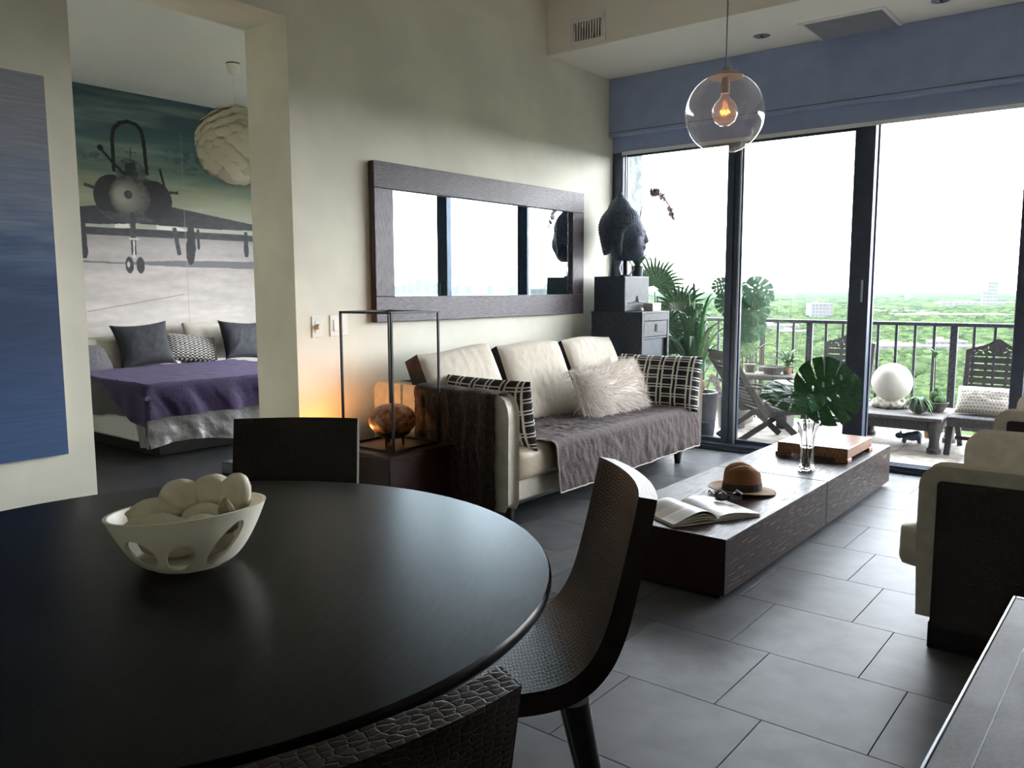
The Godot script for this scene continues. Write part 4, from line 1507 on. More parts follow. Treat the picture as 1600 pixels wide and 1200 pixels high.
# an upholstered block with soft edges
func soft_block(c: Vector3, s: Vector3, r: float, seed_: int) -> Geo:
	var nz := fnl(seed_, 2.0)
	var g := Geo.new()
	var f := func(u: float, v: float, ax: int, sg: float) -> Vector3:
		var p := Vector3.ZERO
		p[ax] = sg
		p[(ax + 1) % 3] = u * 2 - 1
		p[(ax + 2) % 3] = v * 2 - 1
		var h := s * 0.5
		var q := p * h
		var inner := q.clamp(-h + Vector3.ONE * r, h - Vector3.ONE * r)
		var d := q - inner
		var w := inner + d.normalized() * minf(d.length(), r) if d.length() > 1e-6 else q
		w[ax] += sg * 0.012 * (1 - pow(p[(ax + 1) % 3], 4)) * (1 - pow(p[(ax + 2) % 3], 4))
		w += w.normalized() * 0.006 * nz.get_noise_3dv(w * 2.0)
		return c + w
	for ax in 3:
		for sg in [-1.0, 1.0]:
			g.grid(36 if s[(ax + 1) % 3] > 1.0 else 16, 36 if s[(ax + 2) % 3] > 1.0 else 16, func(u: float, v: float): return f.call(u * 1.0, v * 1.0, ax, sg), c, 900)
	return g

func side_table() -> void:
	var t := thing("side_table", "low dark red-brown wooden cube side table beside the sofa", "side table", V(3.04, 0, -3.26))
	put("body", Geo.new().bb(V(-0.225, 0.02, -0.215), V(0.225, 0.425, 0.215), 0.004), M.side_table_wood, t)
	put("top", Geo.new().bb(V(-0.24, 0.425, -0.23), V(0.24, 0.45, 0.23), 0.004), M.side_table_wood, t)
	put("plinth", Geo.new().bb(V(-0.2, 0, -0.19), V(0.2, 0.022, 0.19)), M.dark_lacquer, t)
	# open frame of black bars around the gourd
	var f := thing("cube_frame", "tall open cube frame of thin black metal bars on the side table", "display frame", V(3.06, 0.4505, -3.285))
	f.rotation.y = 0.06
	var h := 0.735
	var a := 0.185
	var b := 0.012
	for sx in [-1.0, 1.0]:
		for sz in [-1.0, 1.0]:
			put("upright", Geo.new().bb(V(sx * a - b / 2, 0, sz * a - b / 2), V(sx * a + b / 2, h, sz * a + b / 2), 0.001), M.black_metal, f)
	for y in [b / 2, h - b / 2]:
		for s in [-1.0, 1.0]:
			put("rail", Geo.new().box(V(0, y, s * a), V(2 * a - b, b, b), 0.001), M.black_metal, f)
			put("rail", Geo.new().box(V(s * a, y, 0), V(b, b, 2 * a - b), 0.001), M.black_metal, f)
	# gourd vessel on three pegs
	var g := thing("gourd", "mottled brown gourd vessel on three small pegs inside the cube frame", "ornament", V(3.06, 0.4505, -3.28))
	var lobe := func(u: float, v: float) -> Vector3:
		var an := TAU * u
		var bq := PI * (v - 0.5)
		var rr := 0.128 * pow(cos(bq), 0.8) * (1.0 + 0.03 * cos(an * 7.0) * cos(bq))
		return V(cos(an) * rr, 0.137 + sin(bq) * 0.088, sin(an) * rr)
	put("shell", Geo.new().grid(56, 26, lobe, V(0, 0.13, 0)), M.gourd, g)
	put("bowl", Geo.new().lathe([Vector2(0, 0.036), Vector2(0.06, 0.04), Vector2(0.095, 0.062), Vector2(0.108, 0.09), Vector2(0.10, 0.10), Vector2(0, 0.1)], 48), M.dark_lacquer, g)
	for k in 3:
		var an := TAU * k / 3.0 + 0.9
		put("peg", Geo.new().tube([V(cos(an) * 0.055, 0.05, sin(an) * 0.055), V(cos(an) * 0.058, 0.0, sin(an) * 0.058)], [0.009, 0.006], 10), M.side_table_wood, g)
	# small uplight on the floor behind the table, hidden by the dining chair: it warms the wall
	var l := thing("floor_uplight", "small black can lamp glowing warm behind the side table", "lamp", V(2.925, 0, -3.555))
	put("can", Geo.new().lathe([Vector2(0, 0), Vector2(0.055, 0), Vector2(0.055, 0.452), Vector2(0.05, 0.452), Vector2(0.05, 0.38), Vector2(0, 0.38)], 28), M.black_metal, l)
	put("bulb", Geo.new().lathe([Vector2(0, 0.38), Vector2(0.015, 0.385), Vector2(0.03, 0.415), Vector2(0.025, 0.442), Vector2(0, 0.450)], 20), M.lamp_glow, l)
	var o := OmniLight3D.new()
	o.name = "uplight_light"
	o.light_color = Color(1.0, 0.68, 0.38)
	o.light_energy = 0.009
	o.light_size = 0.015
	o.omni_range = 12.0
	o.omni_attenuation = 2.0
	o.shadow_enabled = true
	o.position = V(0, 0.438, 0)
	l.add_child(o)
	# stepped stool by the bedroom opening
	var s := thing("step_stool", "small black two-step stool standing by the bedroom opening", "stool", V(2.42, 0, -3.72), 0.25)
	put("lower_step", Geo.new().bb(V(-0.16, 0, -0.12), V(0.12, 0.34, 0.12), 0.004), M.dark_lacquer, s)
	put("upper_step", Geo.new().bb(V(-0.05, 0.34, -0.12), V(0.12, 0.40, 0.12), 0.004), M.dark_lacquer, s)

# ---------------------------------------------------------------- coffee table and what lies on it
func coffee_group() -> void:
	var spans := [[3.10, 4.403, "near block of the long low dark wooden coffee table, under hat and magazine"], [4.407, 5.70, "far block of the long low dark wooden coffee table, under vase and board"]]
	for s in spans:
		var t := thing("coffee_table", s[2], "coffee table", V((s[0] + s[1]) * 0.5, 0, -1.66), 0.0)
		var w: float = s[1] - s[0]
		put("body", Geo.new().bb(V(-w / 2, 0.028, -0.315), V(w / 2, 0.27, 0.315), 0.0025), M.coffee_table_wood, t)
		put("plinth", Geo.new().bb(V(-w / 2 + 0.03, 0, -0.28), V(w / 2 - 0.03, 0.028, 0.28)), M.dark_lacquer, t)
		# open pores of the planed wood: short shallow scratches standing out pale
		var g := Geo.new()
		var r := RandomNumberGenerator.new()
		r.seed = int(w * 1000)
		for k in 170:
			var x := r.randf_range(-w / 2 + 0.05, w / 2 - 0.12)
			var l := r.randf_range(0.02, 0.09)
			var hw := r.randf_range(0.0004, 0.0010)
			if k % 2 == 0:
				var y := r.randf_range(0.05, 0.26)
				g.box(V(x, y, 0.3152), V(l, hw * 2, 0.0006))
			else:
				var z := r.randf_range(-0.30, 0.30)
				g.box(V(x, 0.2702, z), V(l, 0.0006, hw * 2))
		var p := put("wood_pores", g, M.wood_pore, t)
		p.set_meta("kind", "stuff")
	hat()
	sunglasses()
	magazine()
	vase()
	# raised wooden board
	var b := thing("serving_board", "thick square wooden board on four stub feet at the far end of the coffee table", "board", V(5.19, 0.2705, -1.61), 0.0)
	put("board", Geo.new().bb(V(-0.255, 0.022, -0.21), V(0.255, 0.085, 0.21), 0.003), M.board_wood, b)
	put("end_grain", Geo.new().bb(V(-0.2565, 0.025, -0.207), V(-0.2545, 0.082, 0.207)).bb(V(-0.252, 0.025, 0.2095), V(0.252, 0.082, 0.2115)), M.board_end_grain, b)
	for sx in [-1.0, 1.0]:
		for sz in [-1.0, 1.0]:
			put("foot", Geo.new().bb(V(sx * 0.225 - 0.04, 0, sz * 0.18 - 0.038), V(sx * 0.225 + 0.04, 0.024, sz * 0.18 + 0.038), 0.003), M.board_end_grain, b)

func hat() -> void:
	var t := thing("hat", "brown fedora hat with a dark ribbon lying on the coffee table", "hat", V(3.905, 0.271, -1.615), 0.0)
	# local x is the long axis of the hat, lying across the view
	t.rotation.y = atan2(-0.78, 0.62)
	var crown := func(u: float, v: float) -> Vector3:
		var a := TAU * u
		var r := 1.0
		var y := 0.0
		if v < 0.62:
			var k := v / 0.62
			r = lerpf(1.0, 0.90, k)
			y = 0.012 + 0.098 * k
		else:
			var k := (v - 0.62) / 0.38
			r = 0.90 * cos(k * PI * 0.5)
			y = 0.11 + 0.022 * sin(k * PI * 0.5)
		var x := cos(a) * 0.100 * r
		var z := sin(a) * 0.082 * r
		# crease along the top and a pinch in front
		var top := smoothstep(0.45, 0.8, v)
		y -= 0.034 * top * exp(-pow(z / 0.026, 2.0)) * clampf(1.2 - absf(x) * 6.0, 0.0, 1.0)
		y += 0.020 * top * (1.0 - pow(x / 0.1, 2.0)) - 0.014 * top * smoothstep(0.0, 0.1, x)
		z *= 1.0 - 0.22 * top * smoothstep(0.0, 0.09, x)
		return V(x, y, z)
	put("crown", Geo.new().grid(64, 34, crown, V(0, 0.05, 0)), M.hat_felt, t)
	var brim := func(u: float, v: float) -> Vector3:
		var a := TAU * u
		var k := v
		var x := cos(a) * lerpf(0.098, 0.168, k)
		var z := sin(a) * lerpf(0.080, 0.142, k)
		var y := 0.014 + 0.016 * k * k * (0.25 - 0.9 * cos(a) + 0.5 * pow(sin(a), 2.0)) - 0.004 * k
		return V(x, maxf(y, 0.004), z)
	put("brim", Geo.new().sheet(72, 8, brim, 0.004, V(0, 1, 0)), M.hat_straw, t)
	var band := func(u: float, v: float) -> Vector3:
		var p: Vector3 = crown.call(u, lerpf(0.015, 0.25, v))
		return V(p.x * 1.018, p.y + 0.001, p.z * 1.02)
	put("ribbon", Geo.new().grid(64, 4, band, V(0, 0.03, 0)).box(V(0.02, 0.032, 0.0845), V(0.03, 0.026, 0.004), 0.002), M.hat_ribbon, t)

func sunglasses() -> void:
	var t := thing("sunglasses", "black sunglasses with open temples resting on the magazine beside the hat", "sunglasses", V(3.58, 0.297, -1.545), -0.9)
	for s in [-1.0, 1.0]:
		var ring := []
		for k in 25:
			var a := TAU * k / 24.0
			ring.append(V(s * 0.034 + cos(a) * 0.029, 0.026 + sin(a) * 0.021 - 0.004 * cos(a * 2), 0))
		put("rim", Geo.new().tube(ring, 0.0028, 8), M.dark_lacquer, t)
		put("lens", Geo.new().lathe([Vector2(0, -0.0012), Vector2(0.027, -0.0012), Vector2(0.027, 0.0012), Vector2(0, 0.0012)], 28, V(s * 0.034, 0.026, 0), Basis(V(1, 0, 0), PI / 2), 38.0, Vector2(1, 0.72)), M.lens_dark, t)
		put("temple", Geo.new().tube([V(s * 0.066, 0.036, 0), V(s * 0.068, 0.036, -0.03), V(s * 0.066, 0.034, -0.10), V(s * 0.064, 0.014, -0.135)], [0.004, 0.0038, 0.0034, 0.003], 8), M.dark_lacquer, t)
	put("bridge", Geo.new().tube([V(-0.008, 0.03, 0), V(0, 0.034, 0.002), V(0.008, 0.03, 0)], 0.003, 8), M.dark_lacquer, t)

func magazine() -> void:
	var img := Image.create(256, 256, false, Image.FORMAT_RGB8)
	img.fill(C8(206, 200, 188))
	img.fill_rect(Rect2i(0, 20, 120, 150), C8(158, 140, 118))
	img.fill_rect(Rect2i(10, 40, 60, 60), C8(120, 104, 90))
	img.fill_rect(Rect2i(70, 100, 45, 60), C8(190, 176, 152))
	img.fill_rect(Rect2i(138, 14, 104, 110), C8(170, 172, 178))
	fill_poly(img, [[150, 110], [190, 190], [230, 140], [240, 232], [150, 232]], C8(110, 112, 120), 0, 0, 1)
	fill_poly(img, [[160, 205], [215, 226], [225, 170]], C8(226, 226, 228), 0, 0, 1)
	for k in 9:
		img.fill_rect(Rect2i(142, 140 + k * 11, 92 - (k * 37) % 30, 3), C8(120, 116, 112))
		img.fill_rect(Rect2i(12, 184 + k * 7, 96 - (k * 29) % 30, 2), C8(140, 132, 122))
	var page := image_mat("magazine_pages", img, 0.4)
	var t := thing("magazine", "open magazine with curling pages at the near end of the coffee table", "magazine", V(3.40, 0.271, -1.615), -0.51)
	var curve := func(u: float, v: float) -> Vector3:
		# u across both pages, the spine at u = 0.5
		var x := (u - 0.5) * 0.46
		var y := 0.012
		var k := absf(u - 0.5) * 2.0
		if u < 0.5:
			y += 0.052 * sin(pow(k, 0.8) * PI) * (0.75 + 0.25 * v) * (1.0 - 0.4 * k)
		else:
			y += 0.026 * sin(pow(k, 0.7) * PI) * (1.0 - 0.3 * v)
		return V(x * (1.0 - 0.06 * sin(k * PI)), y, (0.5 - v) * -0.30)
	put("open_pages", Geo.new().sheet(48, 8, curve, 0.0015, V(0, 1, 0)), page, t)
	for k in 3:
		var under := func(u: float, v: float) -> Vector3:
			var p: Vector3 = curve.call(u, v)
			var f := 0.78 - 0.25 * k
			return V(p.x * (1.0 + 0.012 * k), 0.0045 + (p.y - 0.006) * f * 0.9, p.z)
		put("page_block", Geo.new().sheet(40, 4, under, 0.0025, V(0, 1, 0)), M.page_paper, t)
	var cover := func(u: float, v: float) -> Vector3:
		return V((u - 0.5) * 0.475, 0.0012 + 0.002 * absf(u - 0.5), (v - 0.5) * 0.305)
	put("cover", Geo.new().sheet(8, 2, cover, 0.001, V(0, 1, 0)), M.page_paper, t)

# a monstera blade in the x-y plane: the stalk joins at the origin, the tip points to +y
func monstera(size: float, seed_: int, curl := 0.16, n := 84) -> Geo:
	var nz := fnl(seed_, 1.5)
	# slits on each side: [angle from the tip, reach inwards, width]
	var slits := []
	var r := RandomNumberGenerator.new()
	r.seed = seed_
	for s in [-1.0, 1.0]:
		for k in 5:
			slits.append([s, 0.36 + 0.38 * k + r.randf_range(-0.05, 0.05), r.randf_range(0.32, 0.46), r.randf_range(0.014, 0.022)])
	var holes := []
	for s in [-1.0, 1.0]:
		for k in 4:
			holes.append(Vector2(s * r.randf_range(0.10, 0.15), -0.02 + 0.17 * k + r.randf_range(-0.02, 0.02)))
	var inside := func(u: float, v: float) -> float:
		var p := Vector2((u - 0.5) * 1.3, v * 1.36 - 0.42)
		# heart outline about (0, 0.28)
		var q := p - Vector2(0, 0.24)
		var a := atan2(absf(q.x), q.y)          # 0 at the tip, PI at the stalk
		var rad := 0.60 * (1.0 - 0.10 * cos(a)) * (0.86 + 0.16 * sin(a))
		if a < 0.45:
			rad += 0.10 * pow(1.0 - a / 0.45, 1.5)
		var d := rad - q.length()
		# notch where the stalk joins
		var notch := absf(p.x) - 0.05 * smoothstep(0.06, -0.4, p.y) - 0.002
		if p.y < 0.02:
			d = minf(d, notch)
		for e in slits:
			if signf(p.x) != e[0]:
				continue
			# a slit runs outwards and slightly forwards from the midrib
			var dir := Vector2(sin(e[1]), cos(e[1] * 0.92 + 0.05))
			var base := Vector2(0, 0.40 - 0.24 * e[1])
			var w := Vector2(absf(p.x), p.y) - base
			var along := w.dot(dir.normalized())
			var across := absf(w.cross(dir.normalized()))
			if along > e[2] * 0.72:
				d = minf(d, across - e[3] * (0.35 + 1.3 * smoothstep(e[2] * 0.6, 0.75, along)))
			elif along > e[2] * 0.5:
				d = minf(d, across - e[3] * 0.4 + (e[2] * 0.72 - along) * 0.5)
		for h in holes:
			var w: Vector2 = p - h
			var dirh := Vector2(signf(h.x) * 0.9, 0.35).normalized()
			d = minf(d, sqrt(pow(w.dot(dirh) / 0.055, 2) + pow(w.cross(dirh) / 0.018, 2)) * 0.02 - 0.02)
		return d
	var map := func(u: float, v: float, s: float) -> Vector3:
		var p := Vector2((u - 0.5) * 1.3, v * 1.36 - 0.42)
		var z := -curl * (p.x * p.x * 1.1 + maxf(0.0, p.y - 0.2) * maxf(0.0, p.y - 0.2) * 0.9) + 0.05 * absf(p.x) + 0.025 * nz.get_noise_2d(p.x * 1.5, p.y * 1.5)
		return V(p.x, p.y, z + 0.0028 * s) * size
	return Geo.new().cut(n, n, inside, map)

func midrib(size: float) -> Geo:
	var pts := []
	for k in 9:
		var y := k / 8.0 * 0.78
		pts.append(V(0, y, -0.16 * maxf(0.0, y - 0.2) * maxf(0.0, y - 0.2) * 0.9 + 0.004) * size)
	return Geo.new().tube(pts, [0.011 * size, 0.010 * size, 0.009 * size, 0.008 * size, 0.007 * size, 0.006 * size, 0.005 * size, 0.004 * size, 0.002 * size], 6)

# basis whose x is `right`, y `up_dir`, z their normal
func facing(n: Vector3, up: Vector3) -> Basis:
	var z := n.normalized()
	var x := up.cross(z).normalized()
	return Basis(x, z.cross(x).normalized(), z)

func vase() -> void:
	var at := V(4.60, 0.2705, -1.525)
	var t := thing("vase", "fluted clear glass vase with water on the coffee table holding two leaves", "vase", at)
	var f := func(u: float, v: float, inner: bool) -> Vector3:
		var a := TAU * u
		var y := v * 0.285
		var r := 0.036 + 0.008 * pow(absf(v - 0.35), 1.5) * 2.0 + 0.020 * pow(v, 5.0)
		if v < 0.07:
			r = lerpf(0.047, 0.038, smoothstep(0.0, 0.07, v))
		r += 0.0016 * cos(a * 12.0) + 0.005 * cos(a * 8.0) * pow(v, 14.0)
		if inner:
			r -= 0.004
			y = 0.018 + v * 0.267
		return V(cos(a) * r, y, sin(a) * r)
	var g := Geo.new()
	var c := V(0, 0.1, 0)
	g.grid(72, 40, func(u: float, v: float): return f.call(u, v, false), c, 900)
	var v := PackedVector3Array()
	for j in 36:
		for i in 72:
			for e in [[0, 0], [1, 0], [1, 1], [0, 0], [1, 1], [0, 1]]:
				v.append(f.call((i + e[0]) / 72.0, (j + e[1]) / 36.0, true))
	# the inner face looks to the axis
	var cc := V(0, 0.1, 0)
	var vol := 0.0
	for i in range(0, v.size(), 3):
		vol += (v[i] - cc).cross(v[i + 1] - cc).dot(v[i + 2] - cc)
	g.emit_raw(v, PackedVector2Array(), 901, vol < 0.0)
	var rimv := PackedVector3Array()
	for i in 72:
		var a0: Vector3 = f.call(i / 72.0, 1.0, false)
		var a1: Vector3 = f.call((i + 1) / 72.0, 1.0, false)
		var b0: Vector3 = f.call(i / 72.0, 1.0, true)
		var b1: Vector3 = f.call((i + 1) / 72.0, 1.0, true)
		for e in [a0, a1, b1, a0, b1, b0]:
			rimv.append(e)
	g.emit(rimv, PackedVector2Array(), FLAT, V(0, 0.2, 0))
	var bot := PackedVector3Array()
	for i in 72:
		bot.append_array(PackedVector3Array([V(0, 0, 0), f.call(i / 72.0, 0.0, false), f.call((i + 1) / 72.0, 0.0, false)]))
	g.emit(bot, PackedVector2Array(), FLAT, V(0, 0.2, 0))
	var fl := PackedVector3Array()
	for i in 72:
		fl.append_array(PackedVector3Array([V(0, 0.018, 0), f.call(i / 72.0, 0.0, true), f.call((i + 1) / 72.0, 0.0, true)]))
	g.emit(fl, PackedVector2Array(), FLAT, V(0, 0.0, 0))
	put("glass", g, M.clear_glass, t)
	put("water", Geo.new().lathe([Vector2(0, 0.0195), Vector2(0.031, 0.0195), Vector2(0.030, 0.08), Vector2(0.031, 0.135), Vector2(0, 0.135)], 40), M.water, t)
	# two cut leaves
	var toward := V(-0.76, 0.18, 0.62)
	var right := V(0.623, 0, 0.782)
	var a := thing("monstera_leaf", "large upright split monstera leaf at the right of the glass vase", "leaf", at)
	var b2 := facing(V(-0.80, 0.30, 0.50), right * 0.90 + V(0, 0.34, 0))
	var j := right * 0.045 + V(0, 0.435, 0)
	put("stem", Geo.new().tube(bez(V(0.012, 0.022, -0.012), right * 0.045 + V(0, 0.24, 0), j, 14), 0.0042, 8), M.stem_green, a)
	var bl := put("blade", monstera(0.33, 203), M.leaf_dark, a)
	bl.transform = Transform3D(b2, j)
	var mr := put("midrib", midrib(0.33), M.leaf_pale, a)
	mr.transform = Transform3D(b2, j)
	var c2 := thing("monstera_leaf", "drooping split monstera leaf at the left of the glass vase", "leaf", at)
	var j2 := right * -0.03 + V(0, 0.445, 0)
	put("stem", Geo.new().tube(bez(V(-0.01, 0.022, 0.012), V(0, 0.25, 0) - right * 0.012, j2, 14), 0.004, 8), M.stem_green, c2)
	var b3 := facing(V(-0.30, 0.92, 0.22), right * -0.97 + V(0, -0.06, 0))
	bl = put("blade", monstera(0.31, 207, 0.2), M.leaf_dark, c2)
	bl.transform = Transform3D(b3, j2)
	mr = put("midrib", midrib(0.31), M.leaf_pale, c2)
	mr.transform = Transform3D(b3, j2)

# ---------------------------------------------------------------- armchairs, counter
func armchairs() -> void:
	var a := thing("armchair", "cream armchair with dark brown outer arm panel nearest to the camera", "armchair", V(3.635, 0, -0.235), 0.0, "cream armchairs")
	var hw := 0.482
	for s in [-1.0, 1.0]:
		var p := PackedVector2Array()
		for q in [[-0.375, 0.14], [0.47, 0.14], [0.47, 0.655], [0.45, 0.664], [0.30, 0.662], [-0.335, 0.652], [-0.352, 0.649], [-0.367, 0.641], [-0.378, 0.628], [-0.384, 0.612], [-0.386, 0.59], [-0.386, 0.4]]:
			p.append(Vector2(q[0], q[1]))
		put("arm", rounded_slab(p, 0.10, V(s * (hw - 0.05) + 0.05, 0, 0), Basis(V(0, 0, 1), V(0, 1, 0), V(-1, 0, 0))), M.cream_leather, a)
		var o := PackedVector2Array()
		for q in [[-0.347, 0.09], [0.465, 0.09], [0.465, 0.634], [0.30, 0.632], [-0.335, 0.622], [-0.343, 0.618], [-0.347, 0.610]]:
			o.append(Vector2(q[0], q[1]))
		put("outer_panel", Geo.new().prism(o, 0.008, V(s * hw + (0.0 if s > 0 else 0.0) + 0.004 + s * 0.004, 0, 0), Basis(V(0, 0, 1), V(0, 1, 0), V(-1, 0, 0))), M.dark_brown_cloth, a)
	put("back", soft_block(V(0, 0.40, 0.385), V(hw * 2 - 0.2, 0.50, 0.16), 0.04, 61), M.cream_leather, a)
	put("seat_cushion", soft_block(V(0, 0.335, -0.06), V(hw * 2 - 0.205, 0.17, 0.86), 0.035, 62), M.cream_leather, a)
	put("base", Geo.new().bb(V(-hw + 0.11, 0.10, -0.36), V(hw - 0.11, 0.255, 0.40), 0.006), M.dark_brown_cloth, a)
	put("plinth", Geo.new().bb(V(-hw + 0.006, 0.0, -0.355), V(hw - 0.006, 0.10, 0.42), 0.004), M.dark_lacquer, a)
	var b := twin(a, "second cream armchair beyond the near one, towards the window", "cream armchairs")
	b.position = V(5.30, 0, -0.24)
	# counter corner
	var t := thing("counter", "dark grey slate counter corner with a pale worn edge at the lower right", "counter", V(1.693, 0, -0.176), -0.012)
	put("top", Geo.new().bb(V(-1.15, 0.71, 0), V(0, 0.74, 0.75), 0.004), M.slate_top, t)
	put("body", Geo.new().bb(V(-1.13, 0.0, 0.03), V(-0.03, 0.71, 0.73), 0.004), M.dark_lacquer, t)
	put("edge_strip", Geo.new().bb(V(-1.15, 0.7385, -0.0015), V(0.0, 0.7408, 0.0015)), M.window_metal_pale, t)
	put("end_strip", Geo.new().bb(V(-0.006, 0.739, 0.004), V(0.001, 0.7408, 0.74)), M.window_metal_pale, t)
	put("inlay_line", Geo.new().bb(V(-1.1, 0.7398, 0.045), V(-0.03, 0.7404, 0.0465)), M.cord_grey, t)

# ---------------------------------------------------------------- cabinet, head sculpture
func corner_group() -> void:
	var t := thing("cabinet", "tall black side cabinet with one small drawer in the window corner", "cabinet", V(5.905, 0, -3.45))
	var hx := 0.225
	var hz := 0.235
	put("side", Geo.new().bb(V(-hx, 0, -hz), V(-hx + 0.025, 1.10, hz), 0.002), M.black_cabinet, t)
	put("side", Geo.new().bb(V(hx - 0.025, 0, -hz), V(hx, 1.10, hz), 0.002), M.grey_cabinet, t)
	put("back", Geo.new().bb(V(-hx + 0.025, 0, -hz), V(hx - 0.025, 1.10, -hz + 0.02)), M.black_cabinet, t)
	put("top", Geo.new().bb(V(-hx - 0.004, 1.10, -hz - 0.002), V(hx + 0.004, 1.117, hz + 0.006), 0.002), M.grey_cabinet, t)
	put("shelf", Geo.new().bb(V(-hx + 0.025, 0.90, -hz + 0.02), V(hx - 0.025, 0.915, hz)), M.black_cabinet, t)
	put("shelf", Geo.new().bb(V(-hx + 0.025, 0.10, -hz + 0.02), V(hx - 0.025, 0.118, hz)), M.black_cabinet, t)
	put("door", Geo.new().bb(V(-hx + 0.03, 0.12, hz - 0.04), V(hx - 0.03, 0.895, hz - 0.022)), M.black_cabinet, t)
	put("stile", Geo.new().bb(V(-hx, 0, hz), V(-hx + 0.028, 1.10, hz + 0.006), 0.002), M.grey_cabinet, t)
	put("stile", Geo.new().bb(V(hx - 0.028, 0, hz), V(hx, 1.10, hz + 0.006), 0.002), M.grey_cabinet, t)
	put("apron", Geo.new().bb(V(-hx + 0.028, 1.045, hz), V(hx - 0.028, 1.10, hz + 0.006), 0.002), M.grey_cabinet, t)
	var d := put("drawer", Geo.new().bb(V(-hx + 0.032, 0.918, hz - 0.02), V(hx - 0.032, 1.042, hz + 0.004), 0.003), M.grey_cabinet, t)
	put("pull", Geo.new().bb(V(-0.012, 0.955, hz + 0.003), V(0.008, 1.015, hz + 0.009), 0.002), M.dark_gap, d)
	put("carved_panel", Geo.new().bb(V(0.02, 0.95, hz + 0.003), V(0.12, 1.02, hz + 0.007), 0.003), M.grey_cabinet, d)
	# box on the cabinet
	var b := thing("pedestal_box", "black square box standing on the cabinet under the head sculpture", "box", V(5.905, 1.1175, -3.535))
	put("body", Geo.new().bb(V(-0.2, 0, -0.143), V(0.2, 0.283, 0.143), 0.003), M.black_cabinet, b)
	put("front_panel", Geo.new().bb(V(-0.195, 0.004, 0.143), V(0.195, 0.279, 0.147), 0.002), M.grey_cabinet, b)
	put("fretwork", Geo.new().tube([V(-0.14, 0.07, 0.147), V(-0.02, 0.075, 0.148), V(0.0, 0.12, 0.148), V(0.02, 0.075, 0.148), V(0.14, 0.07, 0.147)], 0.006, 6), M.grey_cabinet, b)
	solid("white_box", Geo.new().box(V(6.02, 1.151, -3.31), V(0.14, 0.066, 0.09), 0.004), M.white_plastic, "small pale box lying on the cabinet top beside the black pedestal box", "box")
	solid("pebble", Geo.new().lathe([Vector2(0, 0), Vector2(0.014, 0.004), Vector2(0.019, 0.016), Vector2(0.013, 0.03), Vector2(0, 0.034)], 20, V(5.77, 1.1175, -3.27)), M.white_plastic, "small round white pebble on the front edge of the cabinet top", "pebble")
	head_sculpture()
	orchid()

